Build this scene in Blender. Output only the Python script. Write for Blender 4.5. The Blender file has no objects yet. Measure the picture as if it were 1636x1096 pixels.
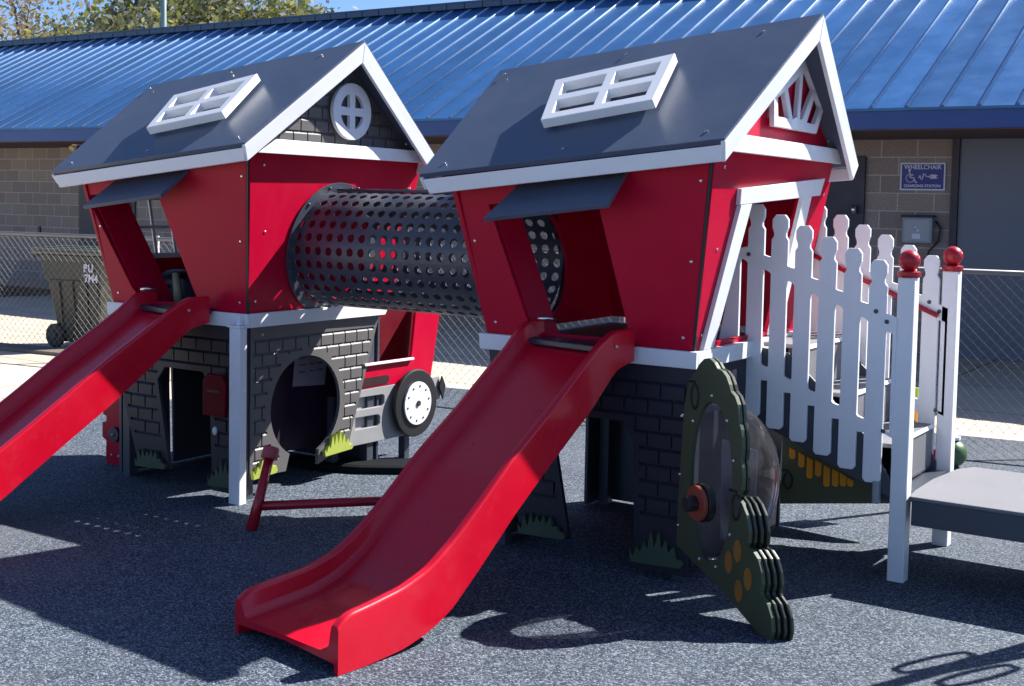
import bpy, bmesh, math, random
from mathutils import Vector, Matrix
R = math.radians
random.seed(7)
sc = bpy.context.scene
COL = sc.collection

# ------------------------------------------------------------------ helpers
def tag(o, label=None, cat=None, group=None, kind=None):
    if label: o['label'] = label
    if cat: o['category'] = cat
    if group: o['group'] = group
    if kind: o['kind'] = kind
    return o
def empty(name, loc=(0, 0, 0), label=None, cat=None, group=None):
    o = bpy.data.objects.new(name, None); COL.objects.link(o); o.location = loc
    o.empty_display_size = .1
    return tag(o, label, cat, group)
def link(name, bm, mat, parent=None, bevel=0, smooth=False, seg=2):
    me = bpy.data.meshes.new(name)
    bmesh.ops.recalc_face_normals(bm, faces=bm.faces[:])
    bm.to_mesh(me); bm.free()
    mats = mat if isinstance(mat, (list, tuple)) else [mat]
    for m in mats: me.materials.append(m)
    if smooth:
        for p in me.polygons: p.use_smooth = True
    o = bpy.data.objects.new(name, me); COL.objects.link(o)
    if parent: o.parent = parent
    if bevel:
        b = o.modifiers.new('bevel', 'BEVEL'); b.width = bevel; b.segments = seg
        b.limit_method = 'ANGLE'; b.angle_limit = R(40)
    return o
V = Vector
def poly_slab(bm, f, outer, thick, holes=()):
    """sheet with holes; f maps (u,v) to 3D, thick is the 3D thickness vector"""
    t = V(thick)
    loops = [outer] + list(holes)
    edges = []; fronts = []
    tmp = bmesh.new(); vmap = {}
    lv = []
    for lp in loops:
        vs = [tmp.verts.new((p[0], p[1], 0)) for p in lp]
        lv.append(vs)
        for i in range(len(vs)): edges.append(tmp.edges.new((vs[i], vs[(i + 1) % len(vs)])))
    bmesh.ops.triangle_fill(tmp, use_beauty=True, use_dissolve=False, edges=edges)
    tmp.verts.ensure_lookup_table()
    a = {}; b = {}
    for v in tmp.verts:
        p = V(f(v.co.x, v.co.y)); a[v] = bm.verts.new(p); b[v] = bm.verts.new(p + t)
    fl = []
    for fc in tmp.faces:
        fl.append(bm.faces.new([a[v] for v in fc.verts]))
        fl.append(bm.faces.new([b[v] for v in reversed(fc.verts)]))
    for vs in lv:
        n = len(vs)
        for i in range(n):
            p, q = vs[i], vs[(i + 1) % n]
            fl.append(bm.faces.new([a[p], b[p], b[q], a[q]]))
    tmp.free()
    return fl
def slab(name, f, outer, thick, mat, parent=None, holes=(), bevel=.003):
    bm = bmesh.new(); poly_slab(bm, f, outer, thick, holes)
    bmesh.ops.dissolve_limit(bm, angle_limit=R(.4), verts=bm.verts[:], edges=bm.edges[:])
    return link(name, bm, mat, parent, bevel)
def add_hull(bm, pts8):
    vs = [bm.verts.new(p) for p in pts8]
    for f in ((0, 1, 2, 3), (7, 6, 5, 4), (0, 4, 5, 1), (1, 5, 6, 2), (2, 6, 7, 3), (3, 7, 4, 0)):
        bm.faces.new([vs[i] for i in f])
def add_box(bm, lo, hi):
    x0, y0, z0 = lo; x1, y1, z1 = hi
    add_hull(bm, [(x0, y0, z0), (x1, y0, z0), (x1, y1, z0), (x0, y1, z0), (x0, y0, z1), (x1, y0, z1), (x1, y1, z1), (x0, y1, z1)])
def box(name, lo, hi, mat, parent=None, bevel=.003):
    bm = bmesh.new(); add_box(bm, lo, hi); return link(name, bm, mat, parent, bevel)
def quad3(bm, pts, thick):
    t = V(thick); p = [V(q) for q in pts]
    add_hull(bm, [p[0], p[1], p[2], p[3], p[0] + t, p[1] + t, p[2] + t, p[3] + t])
def board(name, pts, thick, mat, parent=None, bevel=.003):
    bm = bmesh.new(); quad3(bm, pts, thick); return link(name, bm, mat, parent, bevel)
def add_tube(bm, pts, r, n=10, cap=True):
    pts = [V(p) for p in pts]; rings = []
    rs = r if isinstance(r, (list, tuple)) else [r] * len(pts)
    up = None
    for i, p in enumerate(pts):
        d = (pts[min(i + 1, len(pts) - 1)] - pts[max(i - 1, 0)]).normalized()
        if up is None:
            up = V((0, 0, 1)) if abs(d.z) < .9 else V((1, 0, 0))
        a = d.cross(up).normalized(); b = a.cross(d).normalized(); up = b
        rings.append([bm.verts.new(p + a * math.cos(2 * math.pi * k / n) * rs[i] + b * math.sin(2 * math.pi * k / n) * rs[i]) for k in range(n)])
    for i in range(len(rings) - 1):
        for k in range(n):
            bm.faces.new([rings[i][k], rings[i][(k + 1) % n], rings[i + 1][(k + 1) % n], rings[i + 1][k]])
    if cap:
        bm.faces.new(rings[0][::-1]); bm.faces.new(rings[-1])
def tube(name, pts, r, mat, parent=None, n=12, smooth=True):
    bm = bmesh.new(); add_tube(bm, pts, r, n); o = link(name, bm, mat, parent, smooth=smooth)
    return o
def disc(name, c, axis, r, t, mat, parent=None, n=32, bevel=.002):
    a = V(axis).normalized(); bm = bmesh.new()
    add_tube(bm, [V(c), V(c) + a * t], r, n); return link(name, bm, mat, parent, bevel)
def add_bolts(bm, pts, axis, r=.011, t=.006):
    a = V(axis).normalized()
    for p in pts: add_tube(bm, [V(p), V(p) + a * t, V(p) + a * t * 1.6], [r, r, r * .6], 10)
def bolts(pts, axis, parent, r=.011, t=.006, mat=None):
    for p in pts:
        bm = bmesh.new(); add_bolts(bm, [p], axis, r, t); link('bolt', bm, mat or STEEL, parent)
def ball(name, c, r, mat, parent=None, scale=(1, 1, 1), cut=None, seg=28):
    bm = bmesh.new(); bmesh.ops.create_uvsphere(bm, u_segments=seg, v_segments=seg // 2, radius=1)
    for v in bm.verts: v.co = V(c) + V((v.co.x * r * scale[0], v.co.y * r * scale[1], v.co.z * r * scale[2]))
    return link(name, bm, mat, parent, smooth=True)
def circ(cx, cy, rx, ry=None, n=32, a0=0, a1=2 * math.pi):
    ry = rx if ry is None else ry
    return [(cx + rx * math.cos(a0 + (a1 - a0) * i / n), cy + ry * math.sin(a0 + (a1 - a0) * i / n)) for i in range(n)]
def text(name, s, loc, size, mat, parent, rot=(R(90), 0, 0), ext=.001, align='CENTER', bold=0):
    c = bpy.data.curves.new(name, 'FONT'); c.body = s; c.size = size; c.extrude = ext; c.align_x = align; c.align_y = 'CENTER'; c.offset = bold
    t = bpy.data.objects.new(name, c); COL.objects.link(t); dg = bpy.context.evaluated_depsgraph_get(); dg.update()
    me = bpy.data.meshes.new_from_object(t.evaluated_get(dg)); bpy.data.objects.remove(t); bpy.data.curves.remove(c)
    me.materials.clear(); me.materials.append(mat); o = bpy.data.objects.new(name, me); COL.objects.link(o); o.location = loc; o.rotation_euler = rot
    o.parent = parent; return o

# ------------------------------------------------------------------ materials
def nodes(name):
    m = bpy.data.materials.new(name); m.use_nodes = True; nt = m.node_tree
    return m, nt, nt.nodes, nt.links, nt.nodes['Principled BSDF']
def plastic(name, col, rough=.42, var=.12, bump=.03, scale=60, spec=.5, metal=0, dirt=.0, coat=0, scuff=0):
    m, nt, N, L, b = nodes(name)
    b.inputs['Roughness'].default_value = rough; b.inputs['Metallic'].default_value = metal
    b.inputs['Specular IOR Level'].default_value = spec
    tc = N.new('ShaderNodeTexCoord')
    n1 = N.new('ShaderNodeTexNoise'); n1.inputs['Scale'].default_value = 2.3; n1.inputs['Detail'].default_value = 6; n1.inputs['Roughness'].default_value = .65
    L.new(tc.outputs['Object'], n1.inputs['Vector'])
    mr = N.new('ShaderNodeMapRange'); mr.inputs[1].default_value = .3; mr.inputs[2].default_value = .7
    mr.inputs[3].default_value = 1 - var; mr.inputs[4].default_value = 1 + var
    L.new(n1.outputs[0], mr.inputs[0])
    mx = N.new('ShaderNodeMix'); mx.data_type = 'RGBA'; mx.blend_type = 'MULTIPLY'; mx.inputs[0].default_value = 1
    mx.inputs[6].default_value = (*col, 1); L.new(mr.outputs[0], mx.inputs[7])
    out = mx.outputs[2]
    if dirt:
        n3 = N.new('ShaderNodeTexNoise'); n3.inputs['Scale'].default_value = 9; n3.inputs['Detail'].default_value = 8; n3.inputs['Roughness'].default_value = .75
        L.new(tc.outputs['Object'], n3.inputs['Vector'])
        r3 = N.new('ShaderNodeMapRange'); r3.inputs[1].default_value = .52; r3.inputs[2].default_value = .75; r3.inputs[4].default_value = dirt
        L.new(n3.outputs[0], r3.inputs[0])
        m3 = N.new('ShaderNodeMix'); m3.data_type = 'RGBA'; L.new(r3.outputs[0], m3.inputs[0]); L.new(out, m3.inputs[6])
        m3.inputs[7].default_value = (.22, .19, .16, 1); out = m3.outputs[2]
    if scuff:
        mp = N.new('ShaderNodeMapping'); mp.inputs['Rotation'].default_value = (.35, .2, .3); mp.inputs['Scale'].default_value = (55, 4, 7); L.new(tc.outputs['Object'], mp.inputs[0])
        n6 = N.new('ShaderNodeTexNoise'); n6.inputs['Scale'].default_value = 1; n6.inputs['Detail'].default_value = 6; n6.inputs['Roughness'].default_value = .8; L.new(mp.outputs[0], n6.inputs['Vector'])
        r6 = N.new('ShaderNodeMapRange'); r6.inputs[1].default_value = .56; r6.inputs[2].default_value = .78; r6.inputs[4].default_value = scuff; L.new(n6.outputs[0], r6.inputs[0])
        m6 = N.new('ShaderNodeMix'); m6.data_type = 'RGBA'; L.new(r6.outputs[0], m6.inputs[0]); L.new(out, m6.inputs[6]); m6.inputs[7].default_value = (.42, .30, .32, 1); out = m6.outputs[2]
    if coat: b.inputs['Coat Weight'].default_value = coat; b.inputs['Coat Roughness'].default_value = .12
    L.new(out, b.inputs['Base Color'])
    rr = N.new('ShaderNodeMapRange'); rr.inputs[1].default_value = .3; rr.inputs[2].default_value = .7
    rr.inputs[3].default_value = max(rough - .08, .05); rr.inputs[4].default_value = rough + .1
    L.new(n1.outputs[0], rr.inputs[0]); L.new(rr.outputs[0], b.inputs['Roughness'])
    n2 = N.new('ShaderNodeTexNoise'); n2.inputs['Scale'].default_value = scale; n2.inputs['Detail'].default_value = 3
    L.new(tc.outputs['Object'], n2.inputs['Vector'])
    bp = N.new('ShaderNodeBump'); bp.inputs['Strength'].default_value = bump; bp.inputs['Distance'].default_value = .01
    L.new(n2.outputs[0], bp.inputs['Height']); L.new(bp.outputs[0], b.inputs['Normal'])
    return m
RED = plastic('red_sheet_plastic', (.50, .001, .030), .38, .08, .05, 220, spec=.15, dirt=.03, scuff=.025)
SLIDE_RED = plastic('red_moulded_plastic', (.62, .001, .020), .30, .07, .03, 90, spec=.4, dirt=.05, coat=.35, scuff=.08)
WHITE = plastic('white_sheet_plastic', (.80, .81, .84), .4, .04, .03, 200, dirt=.08)
GREY = plastic('slate_grey_sheet', (.05, .058, .08), .42, .08, .05, 260)
ROOFG = plastic('charcoal_roof_sheet', (.075, .098, .15), .38, .12, .06, 200, dirt=.10, scuff=.06)
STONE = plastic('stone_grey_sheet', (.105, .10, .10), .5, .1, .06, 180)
SHADED_STONE = plastic('shade_dark_stone', (.015, .015, .030), .5, .1, .06, 180)  # dark stone deepened to carry the shade on the lower front walls
GROOVE = plastic('groove_dark', (.02, .02, .024), .6)
LIP_GLINT = plastic('pale_glint_lip', (.70, .70, .70), .45)  # pale tone painting sunlit glints on the level groove lips
GREEN = plastic('leaf_green_sheet', (.050, .072, .036), .45, .1, .05, 200)
DGREEN = plastic('dark_edge_sheet', (.02, .028, .018), .3, .1, .03, 100)
TUFT = plastic('grass_green_sheet', (.36, .42, .07), .5)
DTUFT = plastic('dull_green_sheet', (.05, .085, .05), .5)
ORANGE = plastic('orange_plastic', (1.0, .40, .02), .4)
OCHRE = plastic('ochre_inlay', (.28, .13, .02), .5)
BLACK = plastic('black_plastic', (.012, .012, .014), .45)
PERF = plastic('coated_perforated_metal', (.055, .06, .085), .33, .05, .1, 300)
STEEL = plastic('stainless_bolt', (.7, .7, .7), .25, .05, .02, 100, metal=1)
GALV = plastic('galvanised_wire', (.20, .19, .19), .5, .1, .05, 300, metal=.2)
DECK = plastic('textured_deck_coating', (.19, .19, .21), .6, .1, .5, 400)
CHASSIS = plastic('pale_grey_sheet', (.30, .30, .31), .45)
DREDBAR = plastic('red_powder_coat', (.42, .008, .02), .3)
BLUEPAINT = plastic('blue_painted_metal', (.008, .045, .20), .35, .05, .02)
DOORG = plastic('grey_painted_door', (.13, .155, .20), .5, .04, .02)
DOORD = plastic('dark_painted_door', (.025, .024, .045), .5, .04, .02)
BING = plastic('grey_green_bin_plastic', (.032, .036, .030), .4, .15, .08, 120, dirt=.4)
BINLID = plastic('bin_lid_plastic', (.10, .11, .08), .22, .2, .2, 60, dirt=.3)
METALBOX = plastic('grey_metal_box', (.26, .29, .33), .4)
SIGNBLUE = plastic('sign_blue', (.012, .015, .22), .4, .02)
SIGNWHITE = plastic('sign_white', (.62, .64, .75), .4, .02)
PAPER = plastic('faded_notice', (.40, .34, .42), .6, .1)
POLEM = plastic('pole_green_grey', (.17, .24, .24), .5)
BROWN = plastic('weathered_kerb', (.20, .16, .13), .8, .2, .4, 50)
BARK = plastic('tree_bark', (.09, .075, .06), .9, .3, .6, 30)

def glass(name, tint=(.80, .80, .82), gl=.22):
    m, nt, N, L, b = nodes(name)
    out = N['Material Output']; tr = N.new('ShaderNodeBsdfTransparent'); tr.inputs[0].default_value = (*tint, 1)
    g = N.new('ShaderNodeBsdfGlossy'); g.inputs['Roughness'].default_value = .06
    lw = N.new('ShaderNodeLayerWeight'); lw.inputs[0].default_value = gl
    n = N.new('ShaderNodeTexNoise'); n.inputs['Scale'].default_value = 7; n.inputs['Detail'].default_value = 4
    d = N.new('ShaderNodeBsdfDiffuse'); d.inputs[0].default_value = (.5, .46, .46, 1)
    rg = N.new('ShaderNodeMapRange'); rg.inputs[1].default_value = .4; rg.inputs[2].default_value = .75; rg.inputs[3].default_value = .03; rg.inputs[4].default_value = .09
    L.new(n.outputs[0], rg.inputs[0])
    m1 = N.new('ShaderNodeMixShader'); m2 = N.new('ShaderNodeMixShader')
    L.new(rg.outputs[0], m1.inputs[0]); L.new(tr.outputs[0], m1.inputs[1]); L.new(d.outputs[0], m1.inputs[2])
    L.new(lw.outputs['Facing'], m2.inputs[0]); L.new(m1.outputs[0], m2.inputs[1]); L.new(g.outputs[0], m2.inputs[2])
    mm = N.new('ShaderNodeMath'); mm.operation = 'MULTIPLY'; mm.inputs[1].default_value = .9
    L.new(lw.outputs['Fresnel'], mm.inputs[0]); L.new(mm.outputs[0], m2.inputs[0])
    L.new(m2.outputs[0], out.inputs[0]); return m
ACRYLIC = glass('scratched_clear_acrylic')

def rubber_mat():
    m, nt, N, L, b = nodes('speckled_rubber_surfacing')
    tc = N.new('ShaderNodeTexCoord')
    vo = N.new('ShaderNodeTexVoronoi'); vo.inputs['Scale'].default_value = 165; vo.inputs['Randomness'].default_value = 1
    L.new(tc.outputs['Object'], vo.inputs['Vector'])
    ra = N.new('ShaderNodeValToRGB'); e = ra.color_ramp.elements; ra.color_ramp.interpolation = 'CONSTANT'
    e[0].position = 0; e[0].color = (.012, .020, .038, 1); e[1].position = .34; e[1].color = (.038, .054, .082, 1)
    for p, c in ((.56, (.078, .105, .14)), (.76, (.135, .168, .21)), (.9, (.23, .265, .31))):
        x = e.new(p); x.color = (*c, 1)
    sx = N.new('ShaderNodeSeparateColor'); L.new(vo.outputs['Color'], sx.inputs[0]); L.new(sx.outputs[0], ra.inputs[0])
    n = N.new('ShaderNodeTexNoise'); n.inputs['Scale'].default_value = 1.1; n.inputs['Detail'].default_value = 7; n.inputs['Roughness'].default_value = .7
    L.new(tc.outputs['Object'], n.inputs['Vector'])
    mr = N.new('ShaderNodeMapRange'); mr.inputs[1].default_value = .3; mr.inputs[2].default_value = .7; mr.inputs[3].default_value = .78; mr.inputs[4].default_value = 1.15
    L.new(n.outputs[0], mr.inputs[0])
    mx = N.new('ShaderNodeMix'); mx.data_type = 'RGBA'; mx.blend_type = 'MULTIPLY'; mx.inputs[0].default_value = 1
    L.new(ra.outputs[0], mx.inputs[6]); L.new(mr.outputs[0], mx.inputs[7])
    n5 = N.new('ShaderNodeTexNoise'); n5.inputs['Scale'].default_value = .45; n5.inputs['Detail'].default_value = 9; n5.inputs['Roughness'].default_value = .72; n5.inputs['Distortion'].default_value = .6
    L.new(tc.outputs['Object'], n5.inputs['Vector'])
    r5 = N.new('ShaderNodeMapRange'); r5.inputs[1].default_value = .5; r5.inputs[2].default_value = .68; r5.inputs[4].default_value = .42; L.new(n5.outputs[0], r5.inputs[0])
    m5 = N.new('ShaderNodeMix'); m5.data_type = 'RGBA'; L.new(r5.outputs[0], m5.inputs[0]); L.new(mx.outputs[2], m5.inputs[6]); m5.inputs[7].default_value = (.14, .145, .155, 1)
    L.new(m5.outputs[2], b.inputs['Base Color'])
    b.inputs['Roughness'].default_value = .85
    bp = N.new('ShaderNodeBump'); bp.inputs['Strength'].default_value = .7; bp.inputs['Distance'].default_value = .004
    L.new(vo.outputs['Distance'], bp.inputs['Height']); bp.invert = True; L.new(bp.outputs[0], b.inputs['Normal'])
    return m
def concrete_mat():
    m, nt, N, L, b = nodes('pale_broom_concrete')
    tc = N.new('ShaderNodeTexCoord')
    n = N.new('ShaderNodeTexNoise'); n.inputs['Scale'].default_value = 1.5; n.inputs['Detail'].default_value = 10; n.inputs['Roughness'].default_value = .7
    L.new(tc.outputs['Object'], n.inputs['Vector'])
    ra = N.new('ShaderNodeValToRGB'); ra.color_ramp.elements[0].color = (.50, .42, .32, 1); ra.color_ramp.elements[1].color = (.62, .53, .41, 1)
    ra.color_ramp.elements[0].position = .3; ra.color_ramp.elements[1].position = .65
    L.new(n.outputs[0], ra.inputs[0])
    br = N.new('ShaderNodeTexBrick'); br.offset = 0; br.inputs['Scale'].default_value = 1; br.inputs['Brick Width'].default_value = 3.1; br.inputs['Row Height'].default_value = 1.52
    br.inputs['Mortar Size'].default_value = .012; br.inputs['Color1'].default_value = (1, 1, 1, 1); br.inputs['Color2'].default_value = (.93, .93, .93, 1); br.inputs['Mortar'].default_value = (.35, .33, .3, 1)
    L.new(tc.outputs['Object'], br.inputs['Vector'])
    mx = N.new('ShaderNodeMix'); mx.data_type = 'RGBA'; mx.blend_type = 'MULTIPLY'; mx.inputs[0].default_value = 1
    L.new(ra.outputs[0], mx.inputs[6]); L.new(br.outputs['Color'], mx.inputs[7]); L.new(mx.outputs[2], b.inputs['Base Color'])
    b.inputs['Roughness'].default_value = .9
    return m
def block_mat():
    m, nt, N, L, b = nodes('brown_concrete_block')
    tc = N.new('ShaderNodeTexCoord'); sp = N.new('ShaderNodeSeparateXYZ'); cb = N.new('ShaderNodeCombineXYZ')
    L.new(tc.outputs['Object'], sp.inputs[0])
    ax = N.new('ShaderNodeMath'); ax.operation = 'ADD'; ax.inputs[1].default_value = 40.6 + 4.41
    az = N.new('ShaderNodeMath'); az.operation = 'SUBTRACT'; az.inputs[1].default_value = .172 - .406
    L.new(sp.outputs[0], ax.inputs[0]); L.new(sp.outputs[2], az.inputs[0]); L.new(ax.outputs[0], cb.inputs[0]); L.new(az.outputs[0], cb.inputs[1])
    br = N.new('ShaderNodeTexBrick'); br.inputs['Scale'].default_value = 1; br.inputs['Brick Width'].default_value = .406; br.inputs['Row Height'].default_value = .203
    br.inputs['Mortar Size'].default_value = .007; br.inputs['Mortar Smooth'].default_value = .2; br.inputs['Bias'].default_value = 0
    br.inputs['Color1'].default_value = (.24, .20, .185, 1); br.inputs['Color2'].default_value = (.30, .255, .23, 1); br.inputs['Mortar'].default_value = (.46, .41, .38, 1)
    L.new(cb.outputs[0], br.inputs['Vector'])
    n = N.new('ShaderNodeTexNoise'); n.inputs['Scale'].default_value = 45; n.inputs['Detail'].default_value = 5
    L.new(tc.outputs['Object'], n.inputs['Vector'])
    mr = N.new('ShaderNodeMapRange'); mr.inputs[1].default_value = .3; mr.inputs[2].default_value = .7; mr.inputs[3].default_value = .8; mr.inputs[4].default_value = 1.2
    L.new(n.outputs[0], mr.inputs[0])
    mx = N.new('ShaderNodeMix'); mx.data_type = 'RGBA'; mx.blend_type = 'MULTIPLY'; mx.inputs[0].default_value = 1
    L.new(br.outputs['Color'], mx.inputs[6]); L.new(mr.outputs[0], mx.inputs[7]); L.new(mx.outputs[2], b.inputs['Base Color'])
    b.inputs['Roughness'].default_value = .9
    bp = N.new('ShaderNodeBump'); bp.inputs['Strength'].default_value = .5; bp.inputs['Distance'].default_value = .006; bp.invert = True
    L.new(br.outputs['Fac'], bp.inputs['Height']); L.new(bp.outputs[0], b.inputs['Normal'])
    return m
def leaf_mat(name, cols):
    m, nt, N, L, b = nodes(name)
    g = N.new('ShaderNodeNewGeometry'); ra = N.new('ShaderNodeValToRGB'); ra.color_ramp.interpolation = 'LINEAR'
    e = ra.color_ramp.elements; e[0].color = (*cols[0], 1); e[1].color = (*cols[-1], 1)
    for i, c in enumerate(cols[1:-1]):
        x = e.new((i + 1) / (len(cols) - 1)); x.color = (*c, 1)
    L.new(g.outputs['Random Per Island'], ra.inputs[0]); L.new(ra.outputs[0], b.inputs['Base Color'])
    b.inputs['Roughness'].default_value = .5
    t = N.new('ShaderNodeBsdfTranslucent'); L.new(ra.outputs[0], t.inputs[0]); ms = N.new('ShaderNodeMixShader'); ms.inputs[0].default_value = .4
    L.new(b.outputs[0], ms.inputs[1]); L.new(t.outputs[0], ms.inputs[2]); L.new(ms.outputs[0], N['Material Output'].inputs[0])
    return m
ROOFBLUE = plastic('blue_standing_seam_metal', (.045, .165, .40), .40, .10, .10, 3, metal=.45, dirt=.10)
_nt = ROOFBLUE.node_tree; _N = _nt.nodes; _L = _nt.links; _b = _N['Principled BSDF']; _src = _b.inputs['Base Color'].links[0].from_socket
_tc = _N.new('ShaderNodeTexCoord'); _sp = _N.new('ShaderNodeSeparateXYZ'); _L.new(_tc.outputs['Object'], _sp.inputs[0])
_d = _N.new('ShaderNodeMath'); _d.operation = 'MULTIPLY_ADD'; _d.inputs[1].default_value = 1 / .3465; _d.inputs[2].default_value = -((-2.62 + 10) / .3465) + 200; _L.new(_sp.outputs[0], _d.inputs[0])
_f = _N.new('ShaderNodeMath'); _f.operation = 'FLOOR'; _L.new(_d.outputs[0], _f.inputs[0])
_w = _N.new('ShaderNodeTexWhiteNoise'); _w.noise_dimensions = '1D'; _L.new(_f.outputs[0], _w.inputs['W'])
_m = _N.new('ShaderNodeMapRange'); _m.inputs[3].default_value = .86; _m.inputs[4].default_value = 1.14; _L.new(_w.outputs[0], _m.inputs[0])
_x = _N.new('ShaderNodeMix'); _x.data_type = 'RGBA'; _x.blend_type = 'MULTIPLY'; _x.inputs[0].default_value = 1; _L.new(_src, _x.inputs[6]); _L.new(_m.outputs[0], _x.inputs[7]); _L.new(_x.outputs[2], _b.inputs['Base Color'])
GLINT_RIB = plastic('glint_pale_rib', (.30, .44, .64), .27, .05, .02, 30, metal=.1, spec=1)  # blue lightened to imitate sun glint along the roof ribs
RUBBER = rubber_mat(); CONC = concrete_mat(); BLOCK = block_mat()

# ------------------------------------------------------------------ camera
cam = bpy.data.cameras.new('camera'); co = bpy.data.objects.new('camera', cam); COL.objects.link(co); sc.camera = co
cam.sensor_width = 36; cam.lens = 36 * 2021.24 / 1636; cam.shift_y = -(548 - 447.04) / 1636; cam.clip_end = 500; cam.clip_start = .05
pitch, roll, yaw = R(3.66495), R(1.09196), R(33.32354)
fw = V((-math.sin(yaw), math.cos(yaw), 0)); rt = V((math.cos(yaw), math.sin(yaw), 0)); up = V((0, 0, 1))
fw2 = fw * math.cos(pitch) - up * math.sin(pitch); up2 = up * math.cos(pitch) + fw * math.sin(pitch)
rt3 = rt * math.cos(roll) + up2 * math.sin(roll); up3 = up2 * math.cos(roll) - rt * math.sin(roll)
M = Matrix((rt3, up3, -fw2)).transposed().to_4x4(); M.translation = V((0, 0, 1.65)); co.matrix_world = M
sc.render.resolution_x = 1024; sc.render.resolution_y = 686

# ------------------------------------------------------------------ light
SD = V((.55, .917, 1)).normalized()
w = bpy.data.worlds.new('World'); sc.world = w; w.use_nodes = True
nt = w.node_tree; bg = nt.nodes['Background']; sky = nt.nodes.new('ShaderNodeTexSky'); sky.sky_type = 'NISHITA'; sky.sun_disc = False
sky.sun_elevation = math.asin(SD.z); sky.sun_rotation = math.atan2(SD.x, SD.y); sky.air_density = .62; sky.dust_density = .4; sky.ozone_density = 6.0
nt.links.new(sky.outputs[0], bg.inputs[0]); bg.inputs[1].default_value = .085
sl = bpy.data.lights.new('sun', 'SUN'); so = bpy.data.objects.new('sun', sl); COL.objects.link(so)
sl.energy = 5.0; sl.angle = R(.5); sl.color = (1, .965, .91); so.rotation_euler = SD.to_track_quat('Z', 'Y').to_euler()
sc.view_settings.view_transform = 'Standard'; sc.view_settings.look = 'None'; sc.view_settings.exposure = 1.2; sc.view_settings.gamma = 1

# ------------------------------------------------------------------ ground
def sheet(name, pts, z, mat, t=.0):
    bm = bmesh.new(); bm.faces.new([bm.verts.new((x, y, z)) for x, y in pts]); o = link(name, bm, mat); tag(o, kind='structure'); return o
fy = lambda x: 9.72 + .1325 * x          # the fence line: y as a function of x
sheet('concrete_pavement', [(-120, -40), (120, -40), (120, 200), (-120, 200)], 0, CONC)
EX = -7.75
sheet('rubber_surface', [(EX - .5, -20), (60, -20), (60, fy(60) - .05), (EX, fy(EX) - .05), (EX, 5.9), (EX + .25, 5.3)], .004, RUBBER)
bm = bmesh.new()
for (a, b2) in (((-6.1, 7.92), (-4.4, 7.96)), ((-4.4, 7.96), (-2.0, 8.05)), ((-1.96, 8.45), (-1.2, 9.2))):
    d = V((b2[0] - a[0], b2[1] - a[1], 0)).normalized(); n = V((-d.y, d.x, 0)) * .009
    A = V((*a, .008)); B = V((*b2, .008)); bm.faces.new([bm.verts.new(p) for p in (A - n, B - n, B + n, A + n)])
o = link('rubber_seam', bm, GROOVE); tag(o, kind='structure')
# kerb along the fence foot on the pavement side
bm = bmesh.new(); quad3(bm, [(-30, fy(-30) - .32, 0), (EX - .2, fy(EX - .2) - .32, 0), (EX - .2, fy(EX - .2) - .02, 0), (-30, fy(-30) - .02, 0)], (0, 0, .035))
o = link('kerb_strip', bm, BROWN, None, .006); tag(o, kind='structure')
bm = bmesh.new(); pts = [(-30, 11.3), (-20, 11.45), (-17.2, 11.75), (-16.9, 12.5), (-17.6, 13.3), (-30, 13.4)]
bm.faces.new([bm.verts.new((x, y, .006)) for x, y in pts]); o = link('dark_ground_patch', bm, BLACK); tag(o, kind='structure')  # flat black patch lying just above the pavement

# ------------------------------------------------------------------ park building
B = empty('block_building', (-10, 14.4, 0), 'long low brown block building with a blue standing seam metal roof behind the play area', 'building')
def PB(p): return (p[0] + 10, p[1] - 14.4, p[2])
def bbox_(name, lo, hi, mat, bevel=.003): return box(name, PB(lo), PB(hi), mat, B, bevel)
o = bbox_('wall', (-45, 14.4, 0), (12, 14.7, 2.62), BLOCK, 0); 
o2 = bbox_('rear_wall', (-45, 18.2, 0), (12, 18.5, 2.62), BLOCK, 0)
bbox_('soffit', (-45, 12.64, 2.40), (12, 20.2, 2.425), plastic('brown_soffit', (.10, .06, .05), .7), 0)
bbox_('fascia', (-45, 12.6, 2.41), (12, 12.638, 2.605), BLUEPAINT, .004)
y0, z0, y1, z1 = 12.56, 2.618, 16.43, 4.63
bm = bmesh.new()
L_ = math.hypot(y1 - y0, z1 - z0); dy, dz = (y1 - y0) / L_, (z1 - z0) / L_
quad3(bm, [PB((-45.2, y0, z0)), PB((12.2, y0, z0)), PB((12.2, y1, z1)), PB((-45.2, y1, z1))], (0, dz * .03, -dy * .03))
quad3(bm, [PB((-45.2, 20.3, z0)), PB((12.2, 20.3, z0)), PB((12.2, y1 + .002, z1)), PB((-45.2, y1 + .002, z1))], (0, -dz * .03, -dy * .03))
k = 0; x = -2.62 + .3465 * 36
while x > -45:
    jit = random.uniform(-.003, .003)
    nb = V((0, -dz, dy)); hw = .012
    for (ya, za, yb, zb) in ((y0 - .008, z0, y1, z1),):
        A = V(PB((x + jit, ya, za))); Bq = V(PB((x + jit, yb, zb)))
        pr = [(.016 * math.cos(R(180 - 22.5 * q)), .024 * math.sin(R(22.5 * q))) for q in range(9)]
        r0 = [bm.verts.new(A + V((px_, 0, 0)) + nb * h) for px_, h in pr]; r1 = [bm.verts.new(Bq + V((px_, 0, 0)) + nb * h) for px_, h in pr]
        for i in range(8):
            f_ = bm.faces.new([r0[i], r0[i + 1], r1[i + 1], r1[i]]); f_.material_index = 1; f_.smooth = True
        f_ = bm.faces.new(r0[::-1]); f_.material_index = 0
    # faint stiffening ribs in the pan
    x -= .3465
o = link('roof', bm, [ROOFBLUE, GLINT_RIB], B)
bm = bmesh.new()
xr = 12.2
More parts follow.
